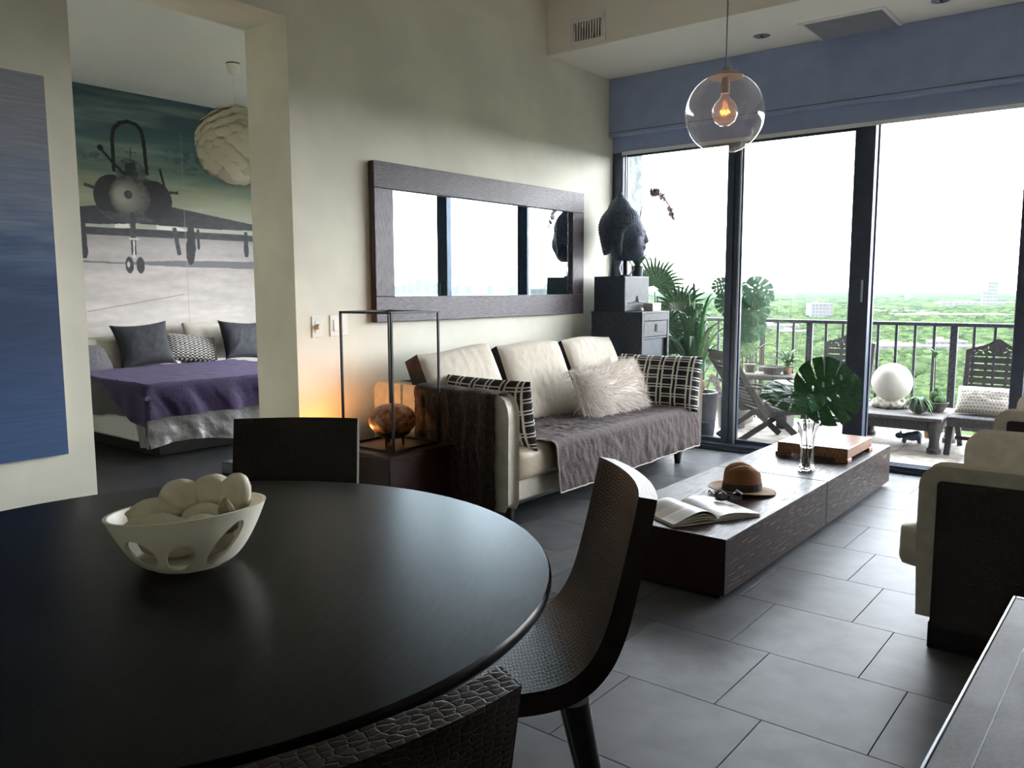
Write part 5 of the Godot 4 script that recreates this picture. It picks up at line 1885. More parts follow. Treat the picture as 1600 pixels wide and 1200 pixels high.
func head_sculpture() -> void:
	var t := thing("head_sculpture", "dark stone buddha head with curled hair and a topknot on a short stand", "sculpture", V(5.90, 1.4005, -3.50), 0.27)
	t.scale = Vector3.ONE
	# local +z is the way the face looks; chin at y = 0.12
	var o := V(0, 0.33, 0)
	var f := func(q: Vector3) -> float:
		var p := q - o
		var sk := ell(p, V(0, 0.055, -0.03), V(0.152, 0.175, 0.172))
		var face := ell(p, V(0, -0.045, 0.055), V(0.112, 0.165, 0.115))
		var d := smin(sk, face, 0.05)
		d = smin(d, ell(p, V(0, -0.148, 0.115), V(0.036, 0.030, 0.034)), 0.04)          # chin
		d = smin(d, ell(p, V(0, -0.13, -0.03), V(0.095, 0.10, 0.09)), 0.05)             # jaw and neck
		var px := V(absf(p.x), p.y, p.z)
		d = smin(d, capsule(p, V(0, 0.03, 0.150), V(0, -0.042, 0.178), 0.014, 0.019), 0.022)   # nose
		d = smin(d, ell(px, V(0.018, -0.048, 0.168), V(0.014, 0.012, 0.014)), 0.012)
		d = smin(d, capsule(px, V(0.014, 0.036, 0.155), V(0.075, 0.042, 0.125), 0.010, 0.008), 0.018)  # brow
		d = smin(d, ell(px, V(0.045, 0.008, 0.142), V(0.030, 0.013, 0.018)), 0.012)    # lids
		d = smin(d, ell(p, V(0, -0.088, 0.160), V(0.036, 0.009, 0.018)), 0.010)          # lips
		d = smin(d, ell(p, V(0, -0.106, 0.156), V(0.030, 0.010, 0.017)), 0.008)
		d = smin(d, ell(px, V(0.070, -0.05, 0.10), V(0.04, 0.05, 0.04)), 0.04)         # cheeks
		var ear := smin(ell(px, V(0.148, -0.01, -0.015), V(0.018, 0.062, 0.034)), ell(px, V(0.138, -0.10, -0.01), V(0.016, 0.062, 0.022)), 0.02)
		d = smin(d, ear, 0.012)
		# hair: cap of small curls above the hair line and down the back
		var line := 0.095 - 1.1 * (p.z - 0.12) if p.z > 0.0 else 0.0
		var hair := ell(p, V(0, 0.065, -0.045), V(0.164, 0.182, 0.176))
		var nape := ell(p, V(0, -0.08, -0.10), V(0.112, 0.13, 0.09))
		hair = smin(hair, nape, 0.06)
		hair = maxf(hair, (p.z - 0.085) * 0.8 - (p.y - 0.085) * 0.9)
		var a := atan2(p.x, p.z)
		var el := asin(clampf(p.y / maxf(p.length(), 0.01), -1, 1))
		var row := floorf(el * 11.0)
		var k := sin(a * 24.0 * clampf(cos(el), 0.3, 1.0) + row * 1.57) * sin(el * 11.0 * PI)
		hair -= 0.011 * absf(k)
		d = minf(d, hair)
		# topknot
		var knot := ell(p, V(0, 0.225, -0.05), V(0.095, 0.075, 0.092))
		var cone := capsule(p, V(0, 0.255, -0.05), V(0, 0.345, -0.05), 0.062, 0.012)
		var kn := smin(knot, cone, 0.04) - 0.005 * absf(sin(a * 9.0 + p.y * 90.0) * sin(p.y * 110.0))
		d = smin(d, kn, 0.025)
		return maxf(d, -p.y - 0.20)
	put("head", Geo.new().nets(V(-0.19, 0.10, -0.24), V(0.19, 0.71, 0.24), 0.0072, f), M.statue_stone, t)
	put("neck_post", Geo.new().lathe([Vector2(0, 0), Vector2(0.055, 0), Vector2(0.055, 0.012), Vector2(0.018, 0.02), Vector2(0.018, 0.16), Vector2(0, 0.16)], 24), M.black_metal, t)
	put("bracket", Geo.new().tube([V(0.05, 0.012, 0.02), V(0.07, 0.07, 0.06), V(0.04, 0.13, 0.02)], 0.006, 8).tube([V(-0.05, 0.012, -0.02), V(-0.07, 0.07, -0.03), V(-0.04, 0.13, -0.02)], 0.006, 8), M.steel, t)

func strap_leaf(pts: Array, w: float, fold: float, over := Vector3.UP) -> Geo:
	var f := func(u: float, v: float) -> Vector3:
		var k := v * (pts.size() - 1)
		var i := mini(int(k), pts.size() - 2)
		var p: Vector3 = pts[i].lerp(pts[i + 1], k - i)
		var d: Vector3 = (pts[i + 1] - pts[i]).normalized()
		var side := d.cross(over)
		if side.length() < 0.1:
			side = V(1, 0, 0)
		side = side.normalized()
		var up := side.cross(d).normalized()
		var x := u * 2 - 1
		var ww := w * pow(sin(PI * clampf(0.06 + 0.94 * pow(v, 0.75), 0.0, 1.0)), 0.7)
		return p + side * x * ww + up * absf(x) * ww * fold
	return Geo.new().sheet(4, 14, f, 0.0025, over)

func orchid() -> void:
	var at := V(6.03, 1.4005, -3.46)
	var t := thing("orchid", "potted orchid behind the head with an arching spray of pale pink flowers", "orchid", at)
	put("pot", Geo.new().lathe([Vector2(0, 0), Vector2(0.042, 0), Vector2(0.052, 0.09), Vector2(0.046, 0.09), Vector2(0.042, 0.075), Vector2(0, 0.075)], 28), M.pot_dark, t)
	for e in [[V(-0.13, 0.16, -0.05), 0.035], [V(0.05, 0.2, 0.12), 0.032], [V(-0.05, 0.13, 0.15), 0.034], [V(0.08, 0.17, -0.06), 0.03]]:
		put("leaf", strap_leaf(bez(V(0, 0.075, 0), V(e[0].x * 0.4, 0.19, e[0].z * 0.4), e[0], 10), e[1], 0.25), M.leaf_dark, t)
	var pts := bez(V(0, 0.07, 0), V(-0.02, 0.66, 0.0), V(0.03, 0.695, 0.10), 16)
	pts.append_array(bez(V(0.03, 0.695, 0.10), V(0.035, 0.72, 0.22), V(0.03, 0.44, 0.315), 14).slice(1))
	put("flower_stem", Geo.new().tube(pts, 0.004, 6), M.stem_brown, t)
	var r := RandomNumberGenerator.new()
	r.seed = 8
	for k in 15:
		var i := 16 + int(k * 0.95)
		var p: Vector3 = pts[mini(i, pts.size() - 1)]
		var g := Geo.new()
		var size := 0.042 - 0.0013 * k
		var b := Basis(V(r.randf_range(-1, 1), r.randf_range(-0.3, 0.3), r.randf_range(-1, 1)).normalized(), r.randf_range(0.0, 3.0))
		for q in 5:
			var a := TAU * q / 5.0
			var tip := b * V(cos(a), sin(a), 0.25)
			g.grid(4, 5, func(u: float, v: float): return p + V(0, -0.012, 0) + tip * v * size + (b * V(-sin(a), cos(a), 0)) * (u - 0.5) * size * 1.7 * sin(PI * clampf(v * 0.9 + 0.06, 0, 1)), p - b.z)
		put("flower", g, M.petal, t)

# ---------------------------------------------------------------- things on the walls and ceilings
func wall_things() -> void:
	# mirror
	var t := thing("wall_mirror", "wide wall mirror in a broad dark wood frame reflecting windows and sky", "mirror", V(4.52, 1.584, WZ + 0.002))
	var hw := 1.136
	var hh := 0.4845
	var fw := 0.158
	for s in [-1.0, 1.0]:
		put("frame_rail", Geo.new().box(V(0, s * (hh - fw / 2), 0.025), V(hw * 2, fw, 0.05), 0.003), M.mirror_frame_wood, t)
		put("frame_stile", Geo.new().box(V(s * (hw - fw / 2), 0, 0.0252), V(fw, (hh - fw) * 2, 0.0496), 0.003), M.mirror_frame_wood_upright, t)
	put("glass", Geo.new().box(V(0, 0, 0.021), V((hw - fw) * 2, (hh - fw) * 2, 0.004)), M.mirror_glass, t)
	put("backing", Geo.new().box(V(0, 0, 0.009), V((hw - fw) * 2, (hh - fw) * 2, 0.018)), M.dark_gap, t)
	# switches
	var d := thing("dimmer_switch", "white wall plate with a round dimmer knob beside the bedroom opening", "switch", V(2.972, 1.088, WZ))
	put("plate", Geo.new().box(V(0, 0, 0.003), V(0.078, 0.125, 0.006), 0.002), M.white_plastic, d)
	put("insert", Geo.new().box(V(0, 0, 0.007), V(0.034, 0.068, 0.003), 0.001), M.white_plastic, d)
	put("knob", Geo.new().lathe([Vector2(0, 0), Vector2(0.017, 0), Vector2(0.015, 0.018), Vector2(0.012, 0.021), Vector2(0, 0.021)], 24, V(0, 0.0, 0.008), Basis(V(1, 0, 0), PI / 2)), M.white_plastic, d)
	d = thing("double_switch", "white double rocker switch plate on the wall behind the cube frame", "switch", V(3.128, 1.090, WZ))
	put("plate", Geo.new().box(V(0, 0, 0.003), V(0.13, 0.125, 0.006), 0.002), M.white_plastic, d)
	for s in [-1.0, 1.0]:
		put("rocker", Geo.new().box(V(s * 0.024, 0, 0.008), V(0.034, 0.068, 0.006), 0.002, Basis(V(1, 0, 0), 0.06 * s)), M.white_plastic, d)
	# painting left of the opening
	var img := Image.create(200, 640, false, Image.FORMAT_RGB8)
	var nz := fnl(301, 0.012, FastNoiseLite.TYPE_SIMPLEX_SMOOTH, 5)
	var nz2 := fnl(302, 0.05, FastNoiseLite.TYPE_SIMPLEX_SMOOTH, 3)
	var gr := ramp([[0.0, C8(150, 150, 158)], [0.22, C8(128, 134, 150)], [0.36, C8(108, 122, 146)], [0.5, C8(62, 84, 120)], [0.62, C8(40, 62, 100)], [0.80, C8(48, 76, 116)], [1.0, C8(52, 84, 128)]])
	for y in 640:
		for x in 200:
			var k := y / 640.0 + 0.10 * nz.get_noise_2d(x * 0.7, y * 2.2) + 0.03 * nz2.get_noise_2d(x * 0.5, y * 3.0)
			var c := gr.sample(clampf(k, 0, 1))
			img.set_pixel(x, y, c * (1.0 + 0.10 * nz2.get_noise_2d(x * 0.4 + 50, y * 4.0)))
	var pm := image_mat("painting_canvas", img, 0.55)
	var pa := thing("painting", "tall abstract canvas fading from grey to deep blue on the left wall", "painting", V(1.062, 1.388, WZ + 0.001))
	var pg := Geo.new()
	var pv := PackedVector3Array()
	var pu := PackedVector2Array()
	for q in [[0, 0], [0, 1], [1, 1], [0, 0], [1, 1], [1, 0]]:
		pv.append(V((q[0] - 0.5) * 1.0, (q[1] - 0.5) * 1.622, 0.0305))
		pu.append(Vector2(q[0], 1 - q[1]))
	pg.emit_raw(pv, pu, FLAT, false)
	put("canvas", pg, pm, pa)
	put("stretcher", Geo.new().box(V(0, 0, 0.015), V(1.0, 1.622, 0.03), 0.002), M.white_linen, pa)
	# air vent in the soffit
	var x := 5.214
	var v := thing("air_vent", "white air vent grille with upright slats in the soffit face", "vent", V(x, 3.187, -3.435))
	put("frame", Geo.new().box(V(-0.004, 0.082, 0), V(0.008, 0.05, 0.30), 0.002).box(V(-0.004, -0.09, 0), V(0.008, 0.036, 0.30), 0.002).box(V(-0.004, 0, -0.137), V(0.008, 0.15, 0.026), 0.002).box(V(-0.004, 0, 0.137), V(0.008, 0.15, 0.026), 0.002), M.white_trim, v)
	for k in 11:
		put("slat", Geo.new().box(V(0.0, -0.007, -0.115 + 0.023 * k), V(0.012, 0.136, 0.009), 0.001, Basis(V(0, 1, 0), 0.3)), M.white_trim, v)
	# return grille and two downlights under the soffit
	v = thing("return_grille", "grey return air grille with fine louvres under the soffit", "vent", V(5.90, 3.06, -1.775))
	put("frame", Geo.new().box(V(0, -0.004, 0.262), V(0.50, 0.008, 0.03), 0.002).box(V(0, -0.004, -0.262), V(0.50, 0.008, 0.03), 0.002).box(V(0.235, -0.004, 0), V(0.03, 0.008, 0.5), 0.002).box(V(-0.235, -0.004, 0), V(0.03, 0.008, 0.5), 0.002), M.white_trim, v)
	put("filter_sheet", Geo.new().box(V(0, -0.001, 0), V(0.44, 0.002, 0.496)), M.grille_grey, v)
	for k in 22:
		put("louvre", Geo.new().box(V(-0.21 + 0.02 * k, -0.005, 0), V(0.012, 0.003, 0.496), 0.0, Basis(V(0, 0, 1), 0.5)), M.grille_grey, v)
	for e in [[V(5.756, 3.06, -2.338), "small round recessed downlight left of the return air grille"], [V(5.764, 3.06, -1.203), "small round recessed downlight right of the return air grille"]]:
		v = thing("downlight", e[1], "downlight", e[0], 0.0, "recessed downlights")
		put("trim_ring", Geo.new().lathe([Vector2(0.034, 0.0), Vector2(0.036, -0.006), Vector2(0.056, -0.003), Vector2(0.058, 0.0)], 32), M.window_metal_pale, v)
		put("lamp_face", Geo.new().lathe([Vector2(0, -0.0015), Vector2(0.026, -0.002), Vector2(0.035, -0.0005), Vector2(0, -0.0004)], 28), M.steel, v)
		put("clip", Geo.new().box(V(0, -0.004, 0), V(0.066, 0.002, 0.01)), M.dark_gap, v)
	# globe pendant
	var at := V(3.49, 2.068, -1.575)
	var p := thing("globe_pendant", "clear glass globe pendant lamp with a glowing filament bulb", "pendant lamp", at)
	var R := 0.172
	var prof := []
	for k in 37:
		var a := -PI / 2 + k / 36.0 * (PI / 2 + 1.13)
		prof.append(Vector2(maxf(0.0, cos(a) * R) if k > 0 else 0.0, sin(a) * R))
	put("glass_globe", Geo.new().lathe(prof, 64), M.thin_globe_glass, p)
	put("lid", Geo.new().lathe([Vector2(0, 0.150), Vector2(0.074, 0.152), Vector2(0.077, 0.156), Vector2(0.055, 0.170), Vector2(0.02, 0.177), Vector2(0.012, 0.20), Vector2(0, 0.20)], 40), M.lamp_copper, p)
	put("cord", Geo.new().tube([V(0, 0.195, 0), V(0.0, 1.382, 0)], 0.003, 8), M.cord_grey, p)
	put("socket", Geo.new().lathe([Vector2(0, 0.085), Vector2(0.017, 0.085), Vector2(0.019, 0.12), Vector2(0.014, 0.15), Vector2(0, 0.15)], 24), M.lamp_copper, p)
	put("bulb_glass", Geo.new().lathe([Vector2(0, -0.056), Vector2(0.022, -0.051), Vector2(0.043, -0.034), Vector2(0.056, -0.004), Vector2(0.054, 0.022), Vector2(0.040, 0.047), Vector2(0.024, 0.062), Vector2(0.018, 0.075), Vector2(0.017, 0.088)], 40), M.thin_globe_glass, p)
	var fil := []
	for k in 41:
		var a := TAU * k / 8.0
		fil.append(V(cos(a) * 0.006, 0.008 * sin(k * 0.4), -0.020 + 0.001 * k) + V(0, 0.004, 0))
	put("filament", Geo.new().tube(fil, 0.0032, 6), M.filament, p)
	put("filament_mount", Geo.new().tube([V(0, 0.086, 0), V(0, 0.03, 0), V(0.004, 0.008, 0.016)], 0.0016, 6).tube([V(0, 0.03, 0), V(0.004, 0.006, -0.018)], 0.0012, 6), M.steel, p)
	var o := OmniLight3D.new()
	o.name = "pendant_light"
	o.light_color = Color(1.0, 0.6, 0.3)
	o.light_energy = 0.0003
	o.light_size = 0.02
	o.omni_range = 12.0
	o.omni_attenuation = 2.0
	o.shadow_enabled = true
	p.add_child(o)

# ---------------------------------------------------------------- bedroom
func bedroom() -> void:
	mural()
	# bed, head end at the mural wall
	var x0 := 3.06
	var x1 := 4.72
	var zf := -5.96
	var zb := -7.93
	var t := thing("bed", "low double bed with grey coverlet and pale skirt in the bedroom", "bed", V((x0 + x1) / 2, 0, (zf + zb) / 2))
	var hx := (x1 - x0) / 2
	var hz := (zf - zb) / 2
	put("platform", Geo.new().bb(V(-hx + 0.14, 0, -hz + 0.1), V(hx - 0.14, 0.12, hz - 0.14), 0.005), M.dark_lacquer, t)
	put("box_spring", Geo.new().bb(V(-hx + 0.015, 0.12, -hz + 0.02), V(hx - 0.015, 0.33, hz - 0.015), 0.02), M.pale_skirt, t)
	put("mattress", soft_block(V(0, 0.435, 0), V(hx * 2 - 0.03, 0.24, hz * 2 - 0.03), 0.05, 71), M.mattress_dark, t)
	var nz := fnl(121, 1.6)
	var cover := func(u: float, v: float) -> Vector3:
		# hangs over the left side only, u from the floor side up and over
		var L := u * 1.1
		var z := lerpf(-hz + 0.02, hz + 0.006, v)
		var hang := 0.25 + 0.02 * sin(v * 14.0) + 0.012 * nz.get_noise_2d(v * 5.0, 1.0)
		if L < hang:
			return V(-hx - 0.010 - 0.006 * sin(v * 34.0), 0.555 - (hang - L) * 1.0, z)
		return V(-hx - 0.005 + (L - hang), 0.572 + 0.004 * nz.get_noise_2d(u * 6.0, v * 6.0), z)
	put("coverlet", Geo.new().sheet(40, 60, cover, 0.008, V(-0.3, 1, 0)), M.grey_coverlet, t)
	# satin skirt at the foot with loose folds
	var skirt := func(u: float, v: float) -> Vector3:
		var f := 0.018 * sin(u * 34.0 + 2.0 * nz.get_noise_2d(u * 3.0, v)) * v + 0.02 * nz.get_noise_2d(u * 9.0, v * 2.0) * v
		return V(lerpf(-hx - 0.02, hx, u), 0.42 - v * (0.315 - 0.03 * sin(u * 9.0)), hz + 0.012 + f + 0.02 * v)
	put("foot_skirt", Geo.new().sheet(110, 18, skirt, 0.005, V(0, 0, 1)), M.silver_satin, t)
	var corner := func(u: float, v: float) -> Vector3:
		return V(-hx - 0.012 - 0.03 * v * sin(u * 9.0) * 0.5, 0.40 - v * 0.30, lerpf(hz - 0.22 + 0.10 * v, hz + 0.02, u))
	put("skirt_corner", Geo.new().sheet(14, 10, corner, 0.005, V(-1, 0, 0)), M.silver_satin, t)
	# purple velvet blanket over the foot half
	var blanket := func(u: float, v: float) -> Vector3:
		# run goes from the pillows (negative) over the foot edge and down; s from the left hang across the bed
		var run := lerpf(-1.42, 0.27, v)
		var hang := 0.02 + 0.30 * smoothstep(-0.75, -0.05, run) - 0.19 * smoothstep(0.0, 0.27, run)
		var s := lerpf(-hang, x1 - x0 + 0.01, u)
		var ds := maxf(0.0, -s)
		var dt := maxf(0.0, run)
		var rip := 0.006 * nz.get_noise_2d(u * 6.0, v * 9.0) + 0.003 * sin(v * 50.0 + u * 14.0)
		var fold := 0.018 * sin(u * 30.0 + 2.5 * nz.get_noise_2d(u * 4.0, v)) * smoothstep(0.0, 0.2, dt) + 0.012 * sin(run * 26.0) * smoothstep(0.0, 0.2, ds)
		var round_off := 0.03 * (1.0 - exp(-(ds + dt) * 30.0))
		return V(x0 + maxf(s, 0.0) - 0.022 - (round_off + fold * 0.6) * signf(ds), 0.594 + rip * signf(0.001 - ds - dt) - ds - dt + 0.01 * signf(ds + dt), zf + minf(run, 0.0) + 0.03 * signf(dt) + (round_off + fold) * signf(dt))
	solid("purple_blanket", Geo.new().sheet(90, 80, blanket, 0.008, V(0, 1, 0.5)), M.purple_velvet, "deep purple velvet blanket spread across the foot of the bed and hanging down", "blanket")
	# pillows against the mural
	var check := Image.create(192, 192, false, Image.FORMAT_RGB8)
	check.fill(C8(214, 208, 200))
	for i in 24:
		for j in 24:
			if (i + j) % 2 == 0:
				check.fill_rect(Rect2i(i * 8, j * 8, 8, 8), C8(44, 44, 48))
			elif i % 2 == 0:
				check.fill_rect(Rect2i(i * 8, j * 8, 8, 4), C8(120, 118, 116))
	var cm := image_mat("houndstooth_cloth", check, 0.9)
	var P := [
		["pillow", V(3.52, 0.715, -7.70), V(0.62, 0.34, 0.16), V(-0.4, 0.05, 0.04), M.white_linen, "pale bed pillow at the far left end of the bed", 0.3],
		["pillow", V(3.32, 0.685, -7.42), V(0.40, 0.30, 0.16), V(-0.55, 0.5, -0.1), M.grey_coverlet, "crumpled grey bed pillow at the left bed edge", 0.3],
		["pillow", V(4.06, 0.70, -7.74), V(0.58, 0.32, 0.15), V(-0.5, -0.1, -0.35), M.white_linen, "white bed pillow peeping out behind the big charcoal pillow", 0.3],
		["pillow", V(3.86, 0.785, -7.53), V(0.54, 0.44, 0.17), V(-0.36, -0.08, 0.06), M.charcoal_velvet, "large charcoal velvet pillow at the left of the checked pillow", 0.7],
		["pillow", V(4.40, 0.715, -7.66), V(0.56, 0.31, 0.16), V(-0.55, -0.05, -0.16), cm, "black and white checked pillow in the middle of the bed", 0.3],
		["pillow", V(4.72, 0.77, -7.78), V(0.62, 0.40, 0.15), V(-0.3, 0.0, -0.03), M.white_linen, "cream bed pillow standing behind the right charcoal pillow", 0.3],
		["pillow", V(4.93, 0.775, -7.53), V(0.52, 0.43, 0.17), V(-0.40, 0.05, -0.08), M.charcoal_velvet, "charcoal pillow at the right of the bed, cut off by the wall edge", 0.7],
	]
	for e in P:
		var p := thing(e[0], e[5], "pillow", e[1], 0.0, "bed pillows")
		p.rotation = e[3]
		put("cover", cushion_geo(cushion(e[2].x, e[2].y, e[2].z, int(e[1].x * 100), e[6]), 22), e[4], p)
	# paper petal lamp
	var at := V(4.126, 2.53, -6.29)
	var l := thing("paper_lamp", "round white paper petal pendant lamp in the bedroom", "pendant lamp", at)
	var petal := Geo.new()
	var r := RandomNumberGenerator.new()
	r.seed = 9
	var R := 0.335
	var n := 150
	for k in n:
		var y := 1.0 - 2.0 * (k + 0.5) / n
		var a := k * 2.39996
		var rad := sqrt(1 - y * y)
		var nrm := V(cos(a) * rad, y, sin(a) * rad)
		var bs := facing((nrm + V(r.randf_range(-0.25, 0.25), 0.35, r.randf_range(-0.25, 0.25))).normalized(), V(0.1, 1, 0.2))
		var s := R * r.randf_range(0.17, 0.23)
		petal.grid(6, 6, func(u: float, v: float):
			var q := V(u * 2 - 1, v * 2 - 1, 0)
			var m := maxf(absf(q.x), absf(q.y))
			var w := q.normalized() * m if m > 0.0 else q
			return nrm * R * (0.965 + 0.0) + bs * V(w.x * s, w.y * s, -0.22 * s * m * m), nrm * R * 0.5)
	put("petals", petal, M.paper_shade, l)
	put("inner_shade", Geo.new().grid(32, 18, func(u: float, v: float): return V(cos(TAU * u) * cos(PI * (v - 0.5)), sin(PI * (v - 0.5)), sin(TAU * u) * cos(PI * (v - 0.5))) * R * 0.93, Vector3.ZERO), M.paper_shade, l)
	put("cord", Geo.new().tube([V(0, R * 0.9, 0), V(0, 0.60, 0)], 0.004, 6), M.white_plastic, l)
	put("ceiling_cup", Geo.new().lathe([Vector2(0, 0.575), Vector2(0.03, 0.58), Vector2(0.05, 0.61), Vector2(0.056, 0.66), Vector2(0.0, 0.66)], 28), M.white_plastic, l)
	put("cup_ring", Geo.new().lathe([Vector2(0, 0.66), Vector2(0.057, 0.66), Vector2(0.057, 0.6695), Vector2(0, 0.6695)], 28), M.dark_gap, l)

func mural() -> void:
	# printed wallpaper of a parked jet seen head-on; 200 pixels to the metre
	var ox := 2.7
	var s := 200.0
	var W := 693
	var H := 640
	var img := Image.create(W, H, false, Image.FORMAT_RGB8)
	var nz := fnl(311, 0.010, FastNoiseLite.TYPE_SIMPLEX_SMOOTH, 4)
	var gr := ramp([[0.0, C8(48, 76, 84)], [0.20, C8(72, 102, 106)], [0.33, C8(104, 124, 112)], [0.40, C8(140, 146, 118)], [0.55, C8(160, 164, 146)], [0.60, C8(168, 168, 160)]])
	var gg := ramp([[0.0, C8(150, 144, 142)], [0.12, C8(176, 168, 164)], [0.45, C8(198, 190, 184)], [1.0, C8(186, 178, 172)]])
	for y in H:
		for x in W:
			var hgt := 3.2 - y / s
			var c: Color
			if hgt > 1.84:
				var k := (3.2 - hgt) / 2.3 + 0.05 * nz.get_noise_2d(x * 0.35 + y * 0.3, y * 2.0)
				c = gr.sample(clampf(k, 0, 0.6))
				c = c.lerp(C8(196, 200, 180), clampf(nz.get_noise_2d(x * 0.25 + y * 0.5, y * 2.4 + 300) * 0.7, 0.0, 0.5))
			else:
				c = gg.sample(clampf((1.84 - hgt) / 1.84, 0, 1)) * (1.0 + 0.10 * nz.get_noise_2d(x * 0.5, y * 3.2) + 0.05 * nz.get_noise_2d(x * 3.0, y * 7.0))
			img.set_pixel(x, y, c)
	var dark := C8(30, 32, 38)
	var mid := C8(52, 54, 58)
	var ft := func(p: Array, c: Color): fill_poly(img, p, c, ox, 0.0, s)
	var ln := func(p: Array, w: float, c: Color): stroke(img, p, w, c, ox, 0.0, s)
	# far tree line and hangars
	ft.call([[2.7, 1.83], [3.3, 1.89], [4.2, 1.90], [5.2, 1.90], [6.2, 1.88], [6.2, 1.835], [2.7, 1.82]], C8(40, 42, 46))
	ft.call([[3.86, 1.95], [4.0, 1.97], [4.0, 1.905], [3.86, 1.90]], C8(226, 224, 214))
	ft.call([[4.28, 1.95], [4.42, 1.96], [4.6, 1.92], [4.6, 1.90], [4.28, 1.905]], C8(222, 220, 212))
	# shadow lying on the apron, part of the picture
	ft.call([[3.3, 1.585], [3.9, 1.57], [4.5, 1.60], [5.6, 1.61], [5.6, 1.53], [4.6, 1.535], [4.1, 1.55], [3.4, 1.565]], C8(104, 102, 106))
	# wings
	ft.call([[4.10, 1.95], [4.44, 2.14], [5.37, 2.02], [6.2, 1.94], [6.2, 1.89], [5.37, 1.95], [4.9, 1.94]], C8(34, 38, 44))
	ft.call([[2.9, 2.03], [3.53, 2.075], [3.70, 2.10], [3.85, 1.98], [4.08, 1.95], [3.70, 1.925], [3.0, 1.93]], C8(34, 38, 46))
	# gear and stores below the wings
	for e in [[4.65, 1.95, 1.67, 0.10], [3.55, 1.95, 1.60, 0.09], [5.30, 1.93, 1.66, 0.06], [4.73, 1.93, 1.72, 0.035]]:
		ft.call([[e[0] - e[3] * 0.35, e[1]], [e[0] + e[3] * 0.35, e[1]], [e[0] + e[3] * 0.5, e[2] + 0.05], [e[0] + e[3] * 0.3, e[2]], [e[0] - e[3] * 0.3, e[2]], [e[0] - e[3] * 0.5, e[2] + 0.06]], dark)
	ft.call(oval(4.635, 1.70, 0.05, 0.14), C8(26, 26, 30))
	ln.call([[4.47, 1.92], [4.51, 1.67]], 0.045, mid)
	# fuselage with its two intakes
	ft.call(oval(4.07, 2.19, 0.39, 0.215), C8(48, 52, 58))
	ft.call(oval(3.86, 2.20, 0.185, 0.20), C8(22, 24, 30))
	ft.call(oval(4.28, 2.19, 0.175, 0.19), C8(24, 24, 30))
	ft.call([[3.70, 2.07], [3.80, 1.985], [3.98, 1.945], [4.22, 1.965], [4.42, 2.06], [4.3, 2.0], [4.0, 2.02]], C8(58, 62, 66))
	# cockpit
	ft.call([[3.90, 2.36], [3.915, 2.50], [3.96, 2.555], [4.02, 2.575], [4.10, 2.56], [4.18, 2.50], [4.215, 2.38]], C8(84, 92, 94))
	ft.call([[3.98, 2.40], [4.0, 2.53], [4.09, 2.53], [4.12, 2.40]], C8(46, 52, 56))
	ln.call([[4.05, 2.56], [4.055, 2.67]], 0.012, C8(70, 84, 88))
	ln.call([[4.0, 2.63], [4.11, 2.63]], 0.012, C8(70, 84, 88))
	# open canopy arch
	ln.call([[3.885, 2.44], [3.88, 2.73], [3.90, 2.83], [3.96, 2.895], [4.04, 2.92], [4.12, 2.905], [4.17, 2.86], [4.19, 2.77], [4.21, 2.44]], 0.035, C8(20, 24, 28))
	# nose cone, lighter on one side as printed
	for k in 24:
		var f := k / 23.0
		ft.call(oval(4.025 - 0.085 * f, 2.205 + 0.012 * f, 0.205 * (1 - 0.72 * f), 0.20 * (1 - 0.72 * f)), C8(58, 58, 58).lerp(C8(150, 146, 134), pow(f, 0.8)))
	ft.call(oval(4.01, 2.225, 0.042, 0.042), C8(60, 58, 56))
	# probes and fins
	ln.call([[3.765, 2.635], [3.86, 2.53], [3.98, 2.42]], 0.024, C8(24, 26, 30))
	ft.call(oval(3.765, 2.64, 0.028, 0.028), C8(24, 26, 30))
	ln.call([[4.345, 2.50], [4.39, 2.31]], 0.026, C8(30, 32, 36))
	ln.call([[4.37, 2.275], [4.52, 2.285]], 0.026, C8(34, 36, 40))
	ln.call([[3.60, 2.285], [3.69, 2.262]], 0.03, C8(44, 48, 52))
	# nose wheel
	ln.call([[4.04, 2.04], [4.035, 1.66]], 0.05, C8(44, 46, 50))
	ln.call([[4.0, 1.80], [4.09, 1.80]], 0.02, C8(196, 192, 186))
	ln.call([[4.04, 1.78], [4.035, 1.62]], 0.018, C8(206, 202, 196))
	ft.call(oval(3.985, 1.545, 0.042, 0.08), C8(40, 40, 44))
	ft.call(oval(4.095, 1.545, 0.042, 0.08), C8(34, 34, 38))
	ft.call(oval(3.975, 1.55, 0.014, 0.03), C8(176, 172, 166))
	# printing grain
	var nzp := fnl(312, 0.05, FastNoiseLite.TYPE_SIMPLEX_SMOOTH, 3)
	for y in range(40, 360):
		for x in W:
			var q := img.get_pixel(x, y)
			if q.r > 0.38 or y < 100 and q.g > 0.2:
				continue
			var k := nzp.get_noise_2d(x, y * 1.6)
			img.set_pixel(x, y, Color(q.r + 0.05 * k, q.g + 0.05 * k, q.b + 0.05 * k) * (1.0 + 0.2 * k))
	# apron joints and the paper seam
	ln.call([[2.7, 0.93], [3.5, 1.09], [4.54, 1.255]], 0.006, C8(120, 114, 112))
	ln.call([[4.59, 3.2], [4.585, 0.0]], 0.004, C8(150, 146, 142))
	var m := image_mat("mural_paper", img, 0.6)
	var v := PackedVector3Array()
	var uv := PackedVector2Array()
	for q in [[0, 0], [0, 1], [1, 1], [0, 0], [1, 1], [1, 0]]:
		v.append(V(ox + q[0] * W / s, q[1] * H / s, -7.9665))
		uv.append(Vector2(q[0], 1 - q[1]))
	var g := Geo.new()
	g.emit_raw(v, uv, FLAT, false)
	solid("wall_mural", g, m, "wall-filling printed mural of a jet aircraft seen head-on behind the bed", "mural")

